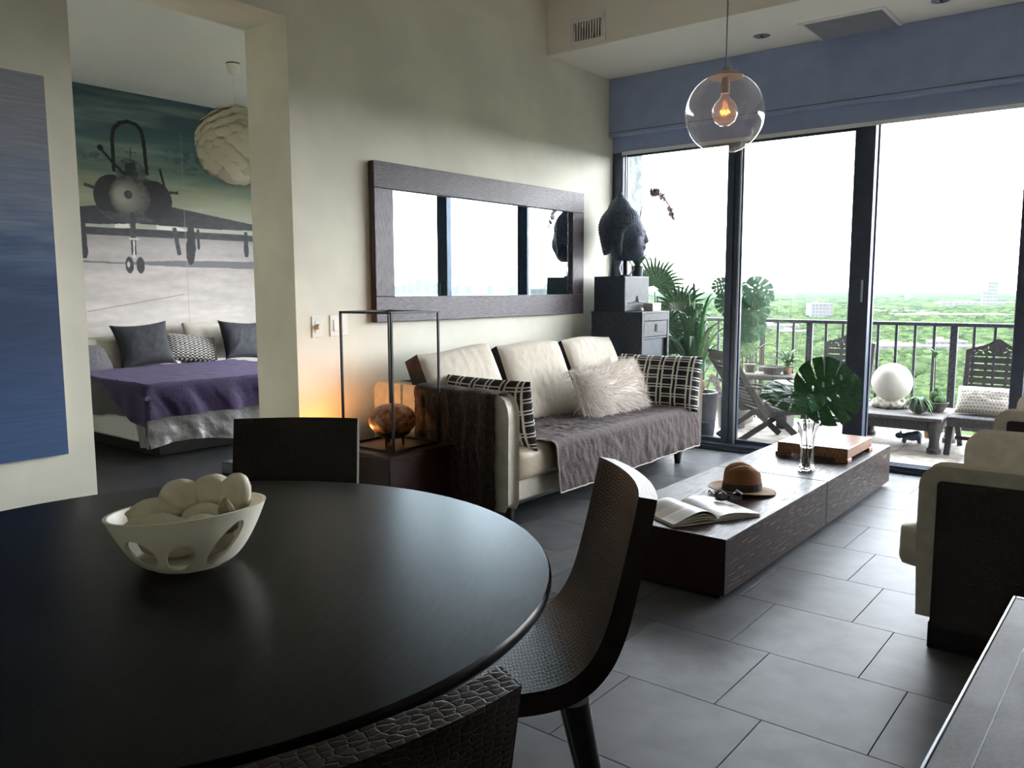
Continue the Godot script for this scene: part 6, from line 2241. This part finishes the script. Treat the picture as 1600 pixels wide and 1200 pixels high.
# ---------------------------------------------------------------- balcony furniture
func carved_chair(label: String, at: Vector3, turn: float) -> Node3D:
	# local +z is the way the sitter faces
	var t := thing("carved_chair", label, "chair", at, turn, "carved balcony chairs")
	var lean := Basis(V(1, 0, 0), -0.26)
	var base := V(0, 0.30, -0.18)
	var put_b := func(n: String, g: Geo, m: Material) -> MeshInstance3D:
		var o := put(n, g, m, t)
		o.transform = Transform3D(lean, base)
		return o
	for s in [-1.0, 1.0]:
		put_b.call("back_stile", Geo.new().bb(V(s * 0.205 - 0.02, -0.06, -0.012), V(s * 0.205 + 0.02, 0.47, 0.012), 0.003), M.weathered_teak)
		put_b.call("back_strut", Geo.new().bb(V(s * 0.075 - 0.011, 0.0, -0.020), V(s * 0.075 + 0.011, 0.46, -0.007), 0.002), M.weathered_teak)
	for k in 8:
		put_b.call("back_slat", Geo.new().bb(V(-0.186, 0.012 + k * 0.056, -0.006), V(0.186, 0.056 + k * 0.056, 0.008), 0.002), M.weathered_teak)
	# carved crest with leaf-shaped piercings
	var holes := []
	for s in [-1.0, 1.0]:
		for e in [[0.055, 0.035, 0.018, 0.006, 0.6], [0.085, 0.055, 0.016, 0.006, -0.5], [0.10, 0.025, 0.018, 0.006, 1.1], [0.125, 0.045, 0.017, 0.006, 0.2], [0.15, 0.022, 0.016, 0.006, -0.8], [0.065, 0.07, 0.014, 0.005, 1.3], [0.165, 0.042, 0.012, 0.005, 0.9]]:
			holes.append([s * e[0], e[1], e[2], e[3], e[4] * s])
	var inside := func(u: float, v: float) -> float:
		var x := (u - 0.5) * 0.48
		var y := v * 0.16
		var top := 0.055 + 0.075 * pow(cos(clampf(x / 0.15, -1.0, 1.0) * PI / 2), 0.9) + 0.012 * cos(absf(x) * 40.0)
		var d := minf(top - y, 0.226 - absf(x))
		for h in holes:
			var w := Vector2(x - h[0], y - h[1]).rotated(-h[4])
			d = minf(d, (sqrt(pow(w.x / h[2], 2) + pow(w.y / h[3], 2)) - 1.0) * h[3])
		return d
	var map := func(u: float, v: float, s: float) -> Vector3: return V((u - 0.5) * 0.48, 0.462 + v * 0.16, s * 0.011)
	put_b.call("carved_crest", Geo.new().cut(96, 36, inside, map), M.weathered_teak)
	for k in 6:
		put("seat_slat", Geo.new().bb(V(-0.22, 0.285, -0.16 + k * 0.072), V(0.22, 0.303, -0.10 + k * 0.072), 0.003), M.weathered_teak, t)
	put("front_apron", Geo.new().bb(V(-0.23, 0.225, 0.262), V(0.23, 0.30, 0.285), 0.003), M.weathered_teak, t)
	put("stretcher", Geo.new().bb(V(-0.2, 0.10, 0.10), V(0.2, 0.13, 0.12), 0.003), M.weathered_teak, t)
	for s in [-1.0, 1.0]:
		put("side_rail", Geo.new().bb(V(s * 0.225 - 0.012, 0.235, -0.2), V(s * 0.225 + 0.012, 0.295, 0.27), 0.003), M.weathered_teak, t)
		put("front_leg", Geo.new().bar(V(s * 0.215, 0.29, 0.20), V(s * 0.222, 0, 0.29), 0.045, 0.03, 0.003, V(0, 0, 1)), M.weathered_teak, t)
		put("rear_leg", Geo.new().bar(V(s * 0.21, 0.29, 0.05), V(s * 0.215, 0, -0.22), 0.04, 0.03, 0.003, V(0, 0, 1)), M.weathered_teak, t)
	return t

func balcony_things() -> void:
	# folding steamer chair
	var t := thing("folding_lounger", "weathered slatted folding deck lounger behind the middle glass door", "lounger", V(6.56, 0, -2.84), atan2(0.72, 0.69))
	# local z runs along the chair (foot end at +z), local x across it
	var W := 0.46
	for s in [-0.5, 0.5]:
		var x: float = s * W
		put("back_rail", Geo.new().bar(V(x, 0.74, -0.10), V(x, 0.24, 0.22), 0.055, 0.022, 0.004, V(1, 0, 0)), M.lounger_teak, t)
		put("rear_leg", Geo.new().bar(V(x * 0.86, 0.02, -0.02), V(x * 0.86, 0.30, 0.44), 0.045, 0.02, 0.003, V(1, 0, 0)), M.lounger_teak, t)
		put("front_leg", Geo.new().bar(V(x * 0.96, 0.34, 0.20), V(x * 0.96, 0.01, 0.56), 0.05, 0.022, 0.003, V(1, 0, 0)), M.lounger_teak, t)
		put("seat_rail", Geo.new().bar(V(x, 0.25, 0.20), V(x, 0.31, 0.78), 0.05, 0.02, 0.003, V(1, 0, 0)), M.lounger_teak, t)
		put("arm_rest", Geo.new().bar(V(x * 1.04, 0.50, 0.0), V(x * 1.04, 0.44, 0.42), 0.018, 0.05, 0.003, V(1, 0, 0)), M.lounger_teak, t)
	put("foot_bar", Geo.new().bar(V(-W * 0.46, 0.028, -0.02), V(W * 0.46, 0.028, -0.02), 0.03, 0.02, 0.003), M.lounger_teak, t)
	put("crest", Geo.new().box(V(0, 0.735, -0.098), V(W * 0.98, 0.11, 0.024), 0.01, Basis(V(1, 0, 0), -0.57)), M.lounger_teak, t)
	for k in 11:
		var f := (k + 1.0) / 12.5
		var c := V(0, lerpf(0.69, 0.27, f), lerpf(-0.07, 0.20, f))
		put("back_slat", Geo.new().box(c, V(W * 0.94, 0.028, 0.012), 0.002, Basis(V(1, 0, 0), -0.57)), M.lounger_teak, t)
	for k in 10:
		var f := k / 9.0
		put("seat_slat", Geo.new().box(V(0, lerpf(0.275, 0.335, f), lerpf(0.235, 0.76, f)), V(W * 0.94, 0.014, 0.038), 0.002, Basis(V(1, 0, 0), -0.1)), M.lounger_teak, t)
	# dark planter box behind the lounger
	t = thing("planter_tub", "dark round planter tub by the glass behind the leftmost window", "planter", V(6.72, 0, -3.22))
	put("tub", Geo.new().lathe([Vector2(0, 0), Vector2(0.15, 0), Vector2(0.185, 0.36), Vector2(0.195, 0.365), Vector2(0.195, 0.385), Vector2(0.17, 0.385), Vector2(0.165, 0.34), Vector2(0, 0.34)], 40), M.pot_dark, t)
	put("soil", Geo.new().lathe([Vector2(0, 0.35), Vector2(0.164, 0.345), Vector2(0.16, 0.3), Vector2(0, 0.3)], 28), M.stem_brown, t)
	solid("clay_pot", Geo.new().lathe([Vector2(0, 0.002), Vector2(0.055, 0.002), Vector2(0.085, 0.06), Vector2(0.075, 0.11), Vector2(0.05, 0.125), Vector2(0.045, 0.11), Vector2(0, 0.11)], 30, V(6.58, 0.386, -3.17)), M.terracotta, "round terracotta pot on the edge of the dark planter tub", "pot")
	# low carved table
	t = thing("balcony_table", "low weathered wooden table with carved bulging legs outside the open doorway", "table", V(7.34, 0, -1.665))
	put("top", Geo.new().bb(V(-0.36, 0.255, -0.38), V(0.36, 0.285, 0.38), 0.006), M.weathered_teak_long, t)
	for s in [-1.0, 1.0]:
		put("apron", Geo.new().bb(V(s * 0.32 - 0.015, 0.175, -0.345), V(s * 0.32 + 0.015, 0.256, 0.345), 0.004), M.weathered_teak, t)
		put("apron", Geo.new().bb(V(-0.3, 0.175, s * 0.33 - 0.015), V(0.3, 0.256, s * 0.33 + 0.015), 0.004), M.weathered_teak, t)
		for q in [-1.0, 1.0]:
			put("leg", Geo.new().lathe([Vector2(0, 0), Vector2(0.052, 0), Vector2(0.054, 0.03), Vector2(0.04, 0.045), Vector2(0.036, 0.10), Vector2(0.046, 0.16), Vector2(0.056, 0.18), Vector2(0.056, 0.256), Vector2(0, 0.256)], 24, V(s * 0.295, 0, q * 0.32)), M.weathered_teak, t)
	# ball lamp on a crust of shells
	t = thing("ball_lamp", "big smooth white ball lamp standing on the balcony table", "lamp", V(7.46, 0.285, -1.775))
	put("ball", Geo.new().grid(48, 28, func(u: float, v: float): return V(cos(TAU * u) * cos(PI * (v - 0.5)), sin(PI * (v - 0.5)), sin(TAU * u) * cos(PI * (v - 0.5))) * 0.163 + V(0, 0.215, 0), V(0, 0.215, 0)), M.acrylic_white, t)
	put("foot", Geo.new().lathe([Vector2(0, 0), Vector2(0.07, 0), Vector2(0.065, 0.06), Vector2(0, 0.06)], 28), M.white_plastic, t)
	var nz := fnl(131, 3.0)
	solid("coral_ring", Geo.new().grid(64, 16, func(u: float, v: float): return V(7.46, 0.287, -1.775) + V(cos(TAU * u) * (0.125 + (0.04 + 0.03 * nz.get_noise_2d(cos(TAU * u) * 3.0, sin(TAU * u) * 3.0)) * cos(TAU * v)), 0.03 + 0.03 * sin(TAU * v) * (1.0 + 1.3 * nz.get_noise_2d(u * 14.0, v * 3.0)), sin(TAU * u) * (0.125 + 0.034 * cos(TAU * v))), null), M.rock_salt, "rough pale crust of shells and coral around the foot of the ball lamp", "coral")
	# small plants on the table
	t = thing("shell_planter", "white spotted round planter with drooping green leaves on the balcony table", "planter", V(7.20, 0.2855, -1.50))
	put("pot", Geo.new().grid(32, 18, func(u: float, v: float): return V(cos(TAU * u) * cos(PI * (v - 0.5)) * 0.078, 0.062 + sin(PI * (v - 0.5)) * 0.062, sin(TAU * u) * cos(PI * (v - 0.5)) * 0.078), V(0, 0.06, 0)), M.pot_stone, t)
	var r := RandomNumberGenerator.new()
	r.seed = 21
	for k in 22:
		var a := TAU * k / 22.0 * 2.4
		var len := r.randf_range(0.08, 0.13)
		var d := V(cos(a), 0, sin(a))
		put("leaf", strap_leaf(bez(V(0, 0.115, 0) + d * 0.01, V(0, 0.16, 0) + d * 0.06, V(0, r.randf_range(0.0, 0.06), 0) + d * len, 8), 0.018, 0.3), M.leaf_mid if k % 3 else M.leaf_pale, t)
	t = thing("cactus_dish", "grey stone dish with a rounded cactus on the balcony table", "planter", V(7.42, 0.2855, -1.42))
	put("dish", Geo.new().lathe([Vector2(0, 0), Vector2(0.06, 0), Vector2(0.10, 0.075), Vector2(0.094, 0.078), Vector2(0.085, 0.06), Vector2(0, 0.06)], 32), M.pot_stone, t)
	for e in [[V(0.01, 0.115, 0), 0.05], [V(-0.045, 0.09, 0.03), 0.035], [V(0.05, 0.09, 0.03), 0.034], [V(0.01, 0.175, 0), 0.02]]:
		var q: Vector3 = e[0]
		var rad: float = e[1]
		put("cactus", Geo.new().grid(36, 14, func(u: float, v: float): return q + V(cos(TAU * u) * cos(PI * (v - 0.5)), sin(PI * (v - 0.5)) * 1.15, sin(TAU * u) * cos(PI * (v - 0.5))) * rad * (1.0 + 0.08 * cos(TAU * u * 12.0)), q), M.leaf_pale, t)
	t = thing("thin_sapling", "thin dry sapling with a tuft of leaves in a small pot behind the balcony table", "plant", V(7.80, 0, -1.52))
	put("pot", Geo.new().lathe([Vector2(0, 0), Vector2(0.05, 0), Vector2(0.065, 0.11), Vector2(0.058, 0.11), Vector2(0.05, 0.09), Vector2(0, 0.09)], 24), M.terracotta, t)
	put("stem", Geo.new().tube([V(0, 0.09, 0), V(0.01, 0.35, 0.01), V(-0.005, 0.74, 0.005)], [0.009, 0.007, 0.004], 6), M.stem_brown, t)
	for k in 9:
		var a := TAU * k / 9.0
		put("leaf", strap_leaf(bez(V(0, 0.70, 0), V(cos(a) * 0.03, 0.76, sin(a) * 0.03), V(cos(a) * 0.07, 0.735 + 0.02 * (k % 3), sin(a) * 0.07), 6), 0.012, 0.2), M.leaf_dark, t)
	# turtle-like stone figure under the table
	var fig := thing("stone_figure", "small dark stone animal figure on the balcony floor under the table", "figurine", V(7.42, 0, -1.60), 0.35)
	var sd := func(p: Vector3) -> float:
		var d := ell(p, V(0, 0.055, 0.015), V(0.042, 0.038, 0.075))
		d = smin(d, ell(p, V(0, 0.058, -0.085), V(0.026, 0.026, 0.034)), 0.02)
		d = smin(d, ell(p, V(0, 0.075, 0.05), V(0.032, 0.030, 0.035)), 0.02)
		var q := V(absf(p.x), p.y, p.z)
		d = smin(d, capsule(q, V(0.026, 0.045, -0.04), V(0.03, 0.0, -0.05), 0.016, 0.012), 0.012)
		d = smin(d, capsule(q, V(0.026, 0.045, 0.065), V(0.03, 0.0, 0.07), 0.017, 0.012), 0.012)
		d = smin(d, ell(q, V(0.014, 0.088, -0.075), V(0.007, 0.016, 0.007)), 0.008)
		return maxf(d, -p.y)
	put("body", Geo.new().nets(V(-0.06, -0.01, -0.14), V(0.06, 0.13, 0.11), 0.006, sd), M.statue_stone, fig)
	# carved chairs
	var c1 := carved_chair("weathered carved slat-back balcony chair with a patterned bolster, beside the open doorway", V(7.33, 0, -1.03), -PI / 2)
	var c2 := carved_chair("weathered carved slat-back balcony chair behind the large upright leaf and thick post", V(7.62, 0, -2.27), -PI / 2)
	var dots := Image.create(256, 128, false, Image.FORMAT_RGB8)
	dots.fill(C8(226, 216, 200))
	for i in 18:
		for j in 9:
			var cx := i * 14 + (7 if j % 2 else 0) + 6
			fill_poly(dots, oval(cx, 128 - (j * 14 + 8), 5.0, 5.0, 12), C8(176, 164, 156), 0, 0, 1)
	var dm := image_mat("dotted_cloth", dots, 0.9)
	var bo := thing("bolster_pillow", "cream pillow with a diamond dot pattern lying on the right balcony chair", "pillow", V(7.30, 0.415, -1.03))
	bo.rotation = V(0, -PI / 2, 0)
	bo.rotate_object_local(V(1, 0, 0), -0.5)
	put("cover", cushion_geo(cushion(0.44, 0.235, 0.14, 141, 0.2), 24), dm, bo)
	# bamboo screen leaning at the railing
	var bs := thing("bamboo_screen", "bundle of thin brown bamboo sticks tied upright at the left end of the railing", "bamboo screen", V(7.93, 0, -3.235))
	for k in 9:
		put("stick", Geo.new().tube([V(0, 0, -0.15 + 0.036 * k), V(0.012 * sin(k * 2.0), 1.06 + 0.025 * sin(k * 3.7), -0.15 + 0.036 * k + 0.006 * sin(k * 5.0))], [0.009, 0.007], 7), M.bamboo, bs)
	for y in [0.55, 0.93]:
		put("tie", Geo.new().bb(V(-0.012, y, -0.17), V(-0.006, y + 0.012, 0.16), 0.001), M.bamboo, bs)
	# bench with stones under the plants
	var be := thing("stone_bench", "low pale bench with stones and small pots behind the lounger", "bench", V(7.55, 0, -2.92))
	put("slab", Geo.new().box(V(0, 0.47, 0), V(0.30, 0.05, 0.62), 0.01), M.pot_stone, be)
	put("support", Geo.new().box(V(0, 0.222, -0.2), V(0.22, 0.445, 0.10), 0.008), M.pot_stone, be)
	put("support", Geo.new().box(V(0, 0.222, 0.2), V(0.22, 0.445, 0.10), 0.008), M.pot_stone, be)
	solid("stone_bowl", Geo.new().lathe([Vector2(0, 0.0), Vector2(0.07, 0.0), Vector2(0.125, 0.07), Vector2(0.115, 0.072), Vector2(0.09, 0.04), Vector2(0, 0.03)], 32, V(7.55, 0.496, -2.86)), M.pot_stone, "shallow pale stone bowl on the low bench behind the lounger", "bowl")

# ---------------------------------------------------------------- balcony plants
func balcony_plants() -> void:
	var r := RandomNumberGenerator.new()
	r.seed = 33
	# clump of long strap-leaved plants
	var t := thing("strap_plant", "tall clump of long arching strap leaves behind the leftmost window", "plant", V(6.80, 0.36, -3.30))
	for k in 64:
		var a := r.randf() * TAU
		var d := V(cos(a), 0, sin(a))
		var len := r.randf_range(0.10, 0.55)
		var h := r.randf_range(0.45, 1.0)
		if k % 5 == 0:
			h = r.randf_range(0.9, 1.12)
			len = r.randf_range(0.03, 0.14)
		var p := bez(d * 0.03, V(0, h * 1.0, 0) + d * len * 0.35, V(0, h * r.randf_range(0.55, 1.0), 0) + d * len, 10)
		put("leaf", strap_leaf(p, r.randf_range(0.014, 0.03), 0.3), [M.leaf_mid, M.leaf_pale, M.leaf_mid, M.leaf_dark][k % 4], t)
	# fan palm
	t = thing("fan_palm", "fan palm with pointed radiating leaves right of the black pedestal box", "palm", V(6.75, 0.0, -3.62))
	put("pot", Geo.new().lathe([Vector2(0, 0), Vector2(0.10, 0), Vector2(0.13, 0.26), Vector2(0.12, 0.26), Vector2(0.11, 0.23), Vector2(0, 0.23)], 28), M.pot_stone, t)
	for e in [[V(-0.02, 1.33, -0.06), V(-0.82, 0.2, 0.5), 0.30, 24], [V(0.04, 1.12, 0.16), V(-0.85, 0.05, 0.4), 0.28, 20], [V(-0.05, 0.95, 0.05), V(-0.8, 0.35, 0.55), 0.30, 22], [V(0.0, 0.72, 0.18), V(-0.8, 0.2, 0.6), 0.26, 18]]:
		var hub: Vector3 = e[0]
		var stalk := put("stalk", Geo.new().tube(bez(V(0, 0.22, 0), hub * 0.6 + V(0, 0.1, 0), hub, 10), [0.009, 0.009, 0.008, 0.008, 0.008, 0.007, 0.007, 0.006, 0.006, 0.006, 0.005], 6), M.stem_green, t)
		var b := facing(e[1], V(0.1, 1, 0.25))
		for k in e[3]:
			var a := lerpf(-0.3, PI + 0.3, float(k) / (e[3] - 1.0))
			var d := b * V(cos(a), sin(a), 0.0)
			var len: float = e[2] * r.randf_range(0.85, 1.1)
			var pts := [hub, hub + d * len * 0.35, hub + d * len * 0.7 + b.z * 0.01, hub + d * len + b.z * 0.015 - V(0, 0.02, 0)]
			put("leaflet", strap_leaf(pts, 0.015, 0.5, b.z), M.leaf_pale if k % 2 else M.leaf_mid, stalk)
	# climbing monstera
	t = thing("monstera_plant", "tall climbing monstera with broad split leaves around the thin window mullion", "plant", V(7.25, 0, -3.12))
	put("pot", Geo.new().lathe([Vector2(0, 0), Vector2(0.12, 0), Vector2(0.16, 0.30), Vector2(0.15, 0.30), Vector2(0.14, 0.27), Vector2(0, 0.27)], 30), M.pot_stone, t)
	put("moss_pole", Geo.new().tube([V(0, 0.27, 0), V(0.0, 1.25, 0.0)], 0.028, 12), M.stem_brown, t)
	var leaf := monstera(1.0, 211, 0.3, 60).mesh()
	var R0 := V(0.623, 0, 0.782)
	for e in [[V(0, 1.10, 0), R0 * 0.17 + V(0, 1.30, 0), R0 * 0.85 + V(0, -0.5, 0), 0.27, 0], [V(0, 1.0, 0), R0 * 0.14 + V(0, 1.16, 0), R0 * 0.45 + V(0, -0.9, 0), 0.28, 0], [V(0, 1.15, 0), R0 * 0.02 + V(0, 1.30, 0), R0 * 0.1 + V(0, 1, 0), 0.16, 1], [V(0, 1.1, 0), R0 * -0.10 + V(0, 1.33, 0), R0 * -1.0 + V(0, -0.1, 0), 0.16, 2], [V(0, 0.9, 0), R0 * -0.04 + V(0, 1.2, 0), R0 * -0.35 + V(0, -0.9, 0), 0.22, 0], [V(0, 0.8, 0), R0 * 0.12 + V(0, 0.98, 0), R0 * 0.6 + V(0, -0.7, 0), 0.26, 0], [V(0, 0.7, 0), R0 * 0.06 + V(0, 0.84, 0), R0 * 0.25 + V(0, -1.0, 0), 0.24, 1]]:
		var q: Vector3 = e[1]
		put("stem", Geo.new().tube(bez(e[0], e[0] * 0.4 + q * 0.6 + V(0, 0.06, 0), q, 8), 0.006, 6), M.stem_green, t)
		var n: Vector3 = V(-0.72, 0.45, 0.5) + e[2] * 0.1
		var o := put("leaf", leaf, [M.leaf_outdoor, M.leaf_pale, M.leaf_mid][e[4]], t)
		o.transform = Transform3D(facing(n, e[2]).scaled(Vector3.ONE * e[3]), q)
	# small leafy shrub and arching cane leaves on the bench
	t = thing("leafy_shrub", "small bright green leafy shrub at the railing behind the lounger", "plant", V(7.62, 0.495, -2.74))
	put("pot", Geo.new().lathe([Vector2(0, 0), Vector2(0.035, 0), Vector2(0.048, 0.06), Vector2(0.04, 0.06), Vector2(0, 0.05)], 20), M.terracotta, t)
	for k in 40:
		var a := r.randf() * TAU
		var d := V(cos(a), 0, sin(a))
		var hh := r.randf_range(0.04, 0.22)
		put("leaf", strap_leaf(bez(V(0, 0.05, 0), V(0, hh + 0.04, 0) + d * 0.04, V(0, hh, 0) + d * r.randf_range(0.07, 0.16), 6), r.randf_range(0.012, 0.022), 0.3), M.leaf_pale if k % 2 else M.leaf_mid, t)
	t = thing("cane_plant", "plant with two long arching cane leaves in front of the bamboo sticks", "plant", V(7.58, 0.496, -3.09))
	put("pot", Geo.new().lathe([Vector2(0, 0), Vector2(0.045, 0), Vector2(0.06, 0.08), Vector2(0.052, 0.08), Vector2(0, 0.07)], 20), M.pot_stone, t)
	for e in [[0.26, 0.30, 0.24], [0.16, 0.34, 0.10], [0.10, 0.12, 0.16], [-0.14, 0.2, 0.16]]:
		put("leaf", strap_leaf(bez(V(0, 0.07, 0), R0 * e[0] * 0.35 + V(0, e[1] * 1.15, 0), R0 * e[0] + V(0, e[2], 0), 12), 0.016, 0.4), M.leaf_mid, t)
	# pale orchid by the glass
	t = thing("white_orchid", "small white orchid flowers hanging beside the lounger's back", "orchid", V(6.48, 0.0, -3.02))
	put("pot", Geo.new().lathe([Vector2(0, 0), Vector2(0.06, 0), Vector2(0.075, 0.16), Vector2(0.066, 0.16), Vector2(0, 0.14)], 24), M.pot_dark, t)
	var st := bez(V(0, 0.15, 0), V(0.02, 0.78, -0.02), V(0.05, 0.40, 0.10), 14)
	put("flower_stem", Geo.new().tube(st, 0.003, 6), M.stem_brown, t)
	for k in 6:
		var p: Vector3 = st[14 - k]
		var g := Geo.new()
		for q in 5:
			var a := TAU * q / 5.0 + k
			var tip := V(-0.55 * sin(a) * 0.3, cos(a), sin(a)).normalized()
			g.grid(3, 4, func(u: float, v: float): return p + tip * v * 0.034 + tip.cross(V(-1, 0.2, 0.3)).normalized() * (u - 0.5) * 0.03 * sin(PI * clampf(v * 0.9 + 0.06, 0, 1)), p + V(0.1, 0, 0))
		put("flower", g, M.petal, t)
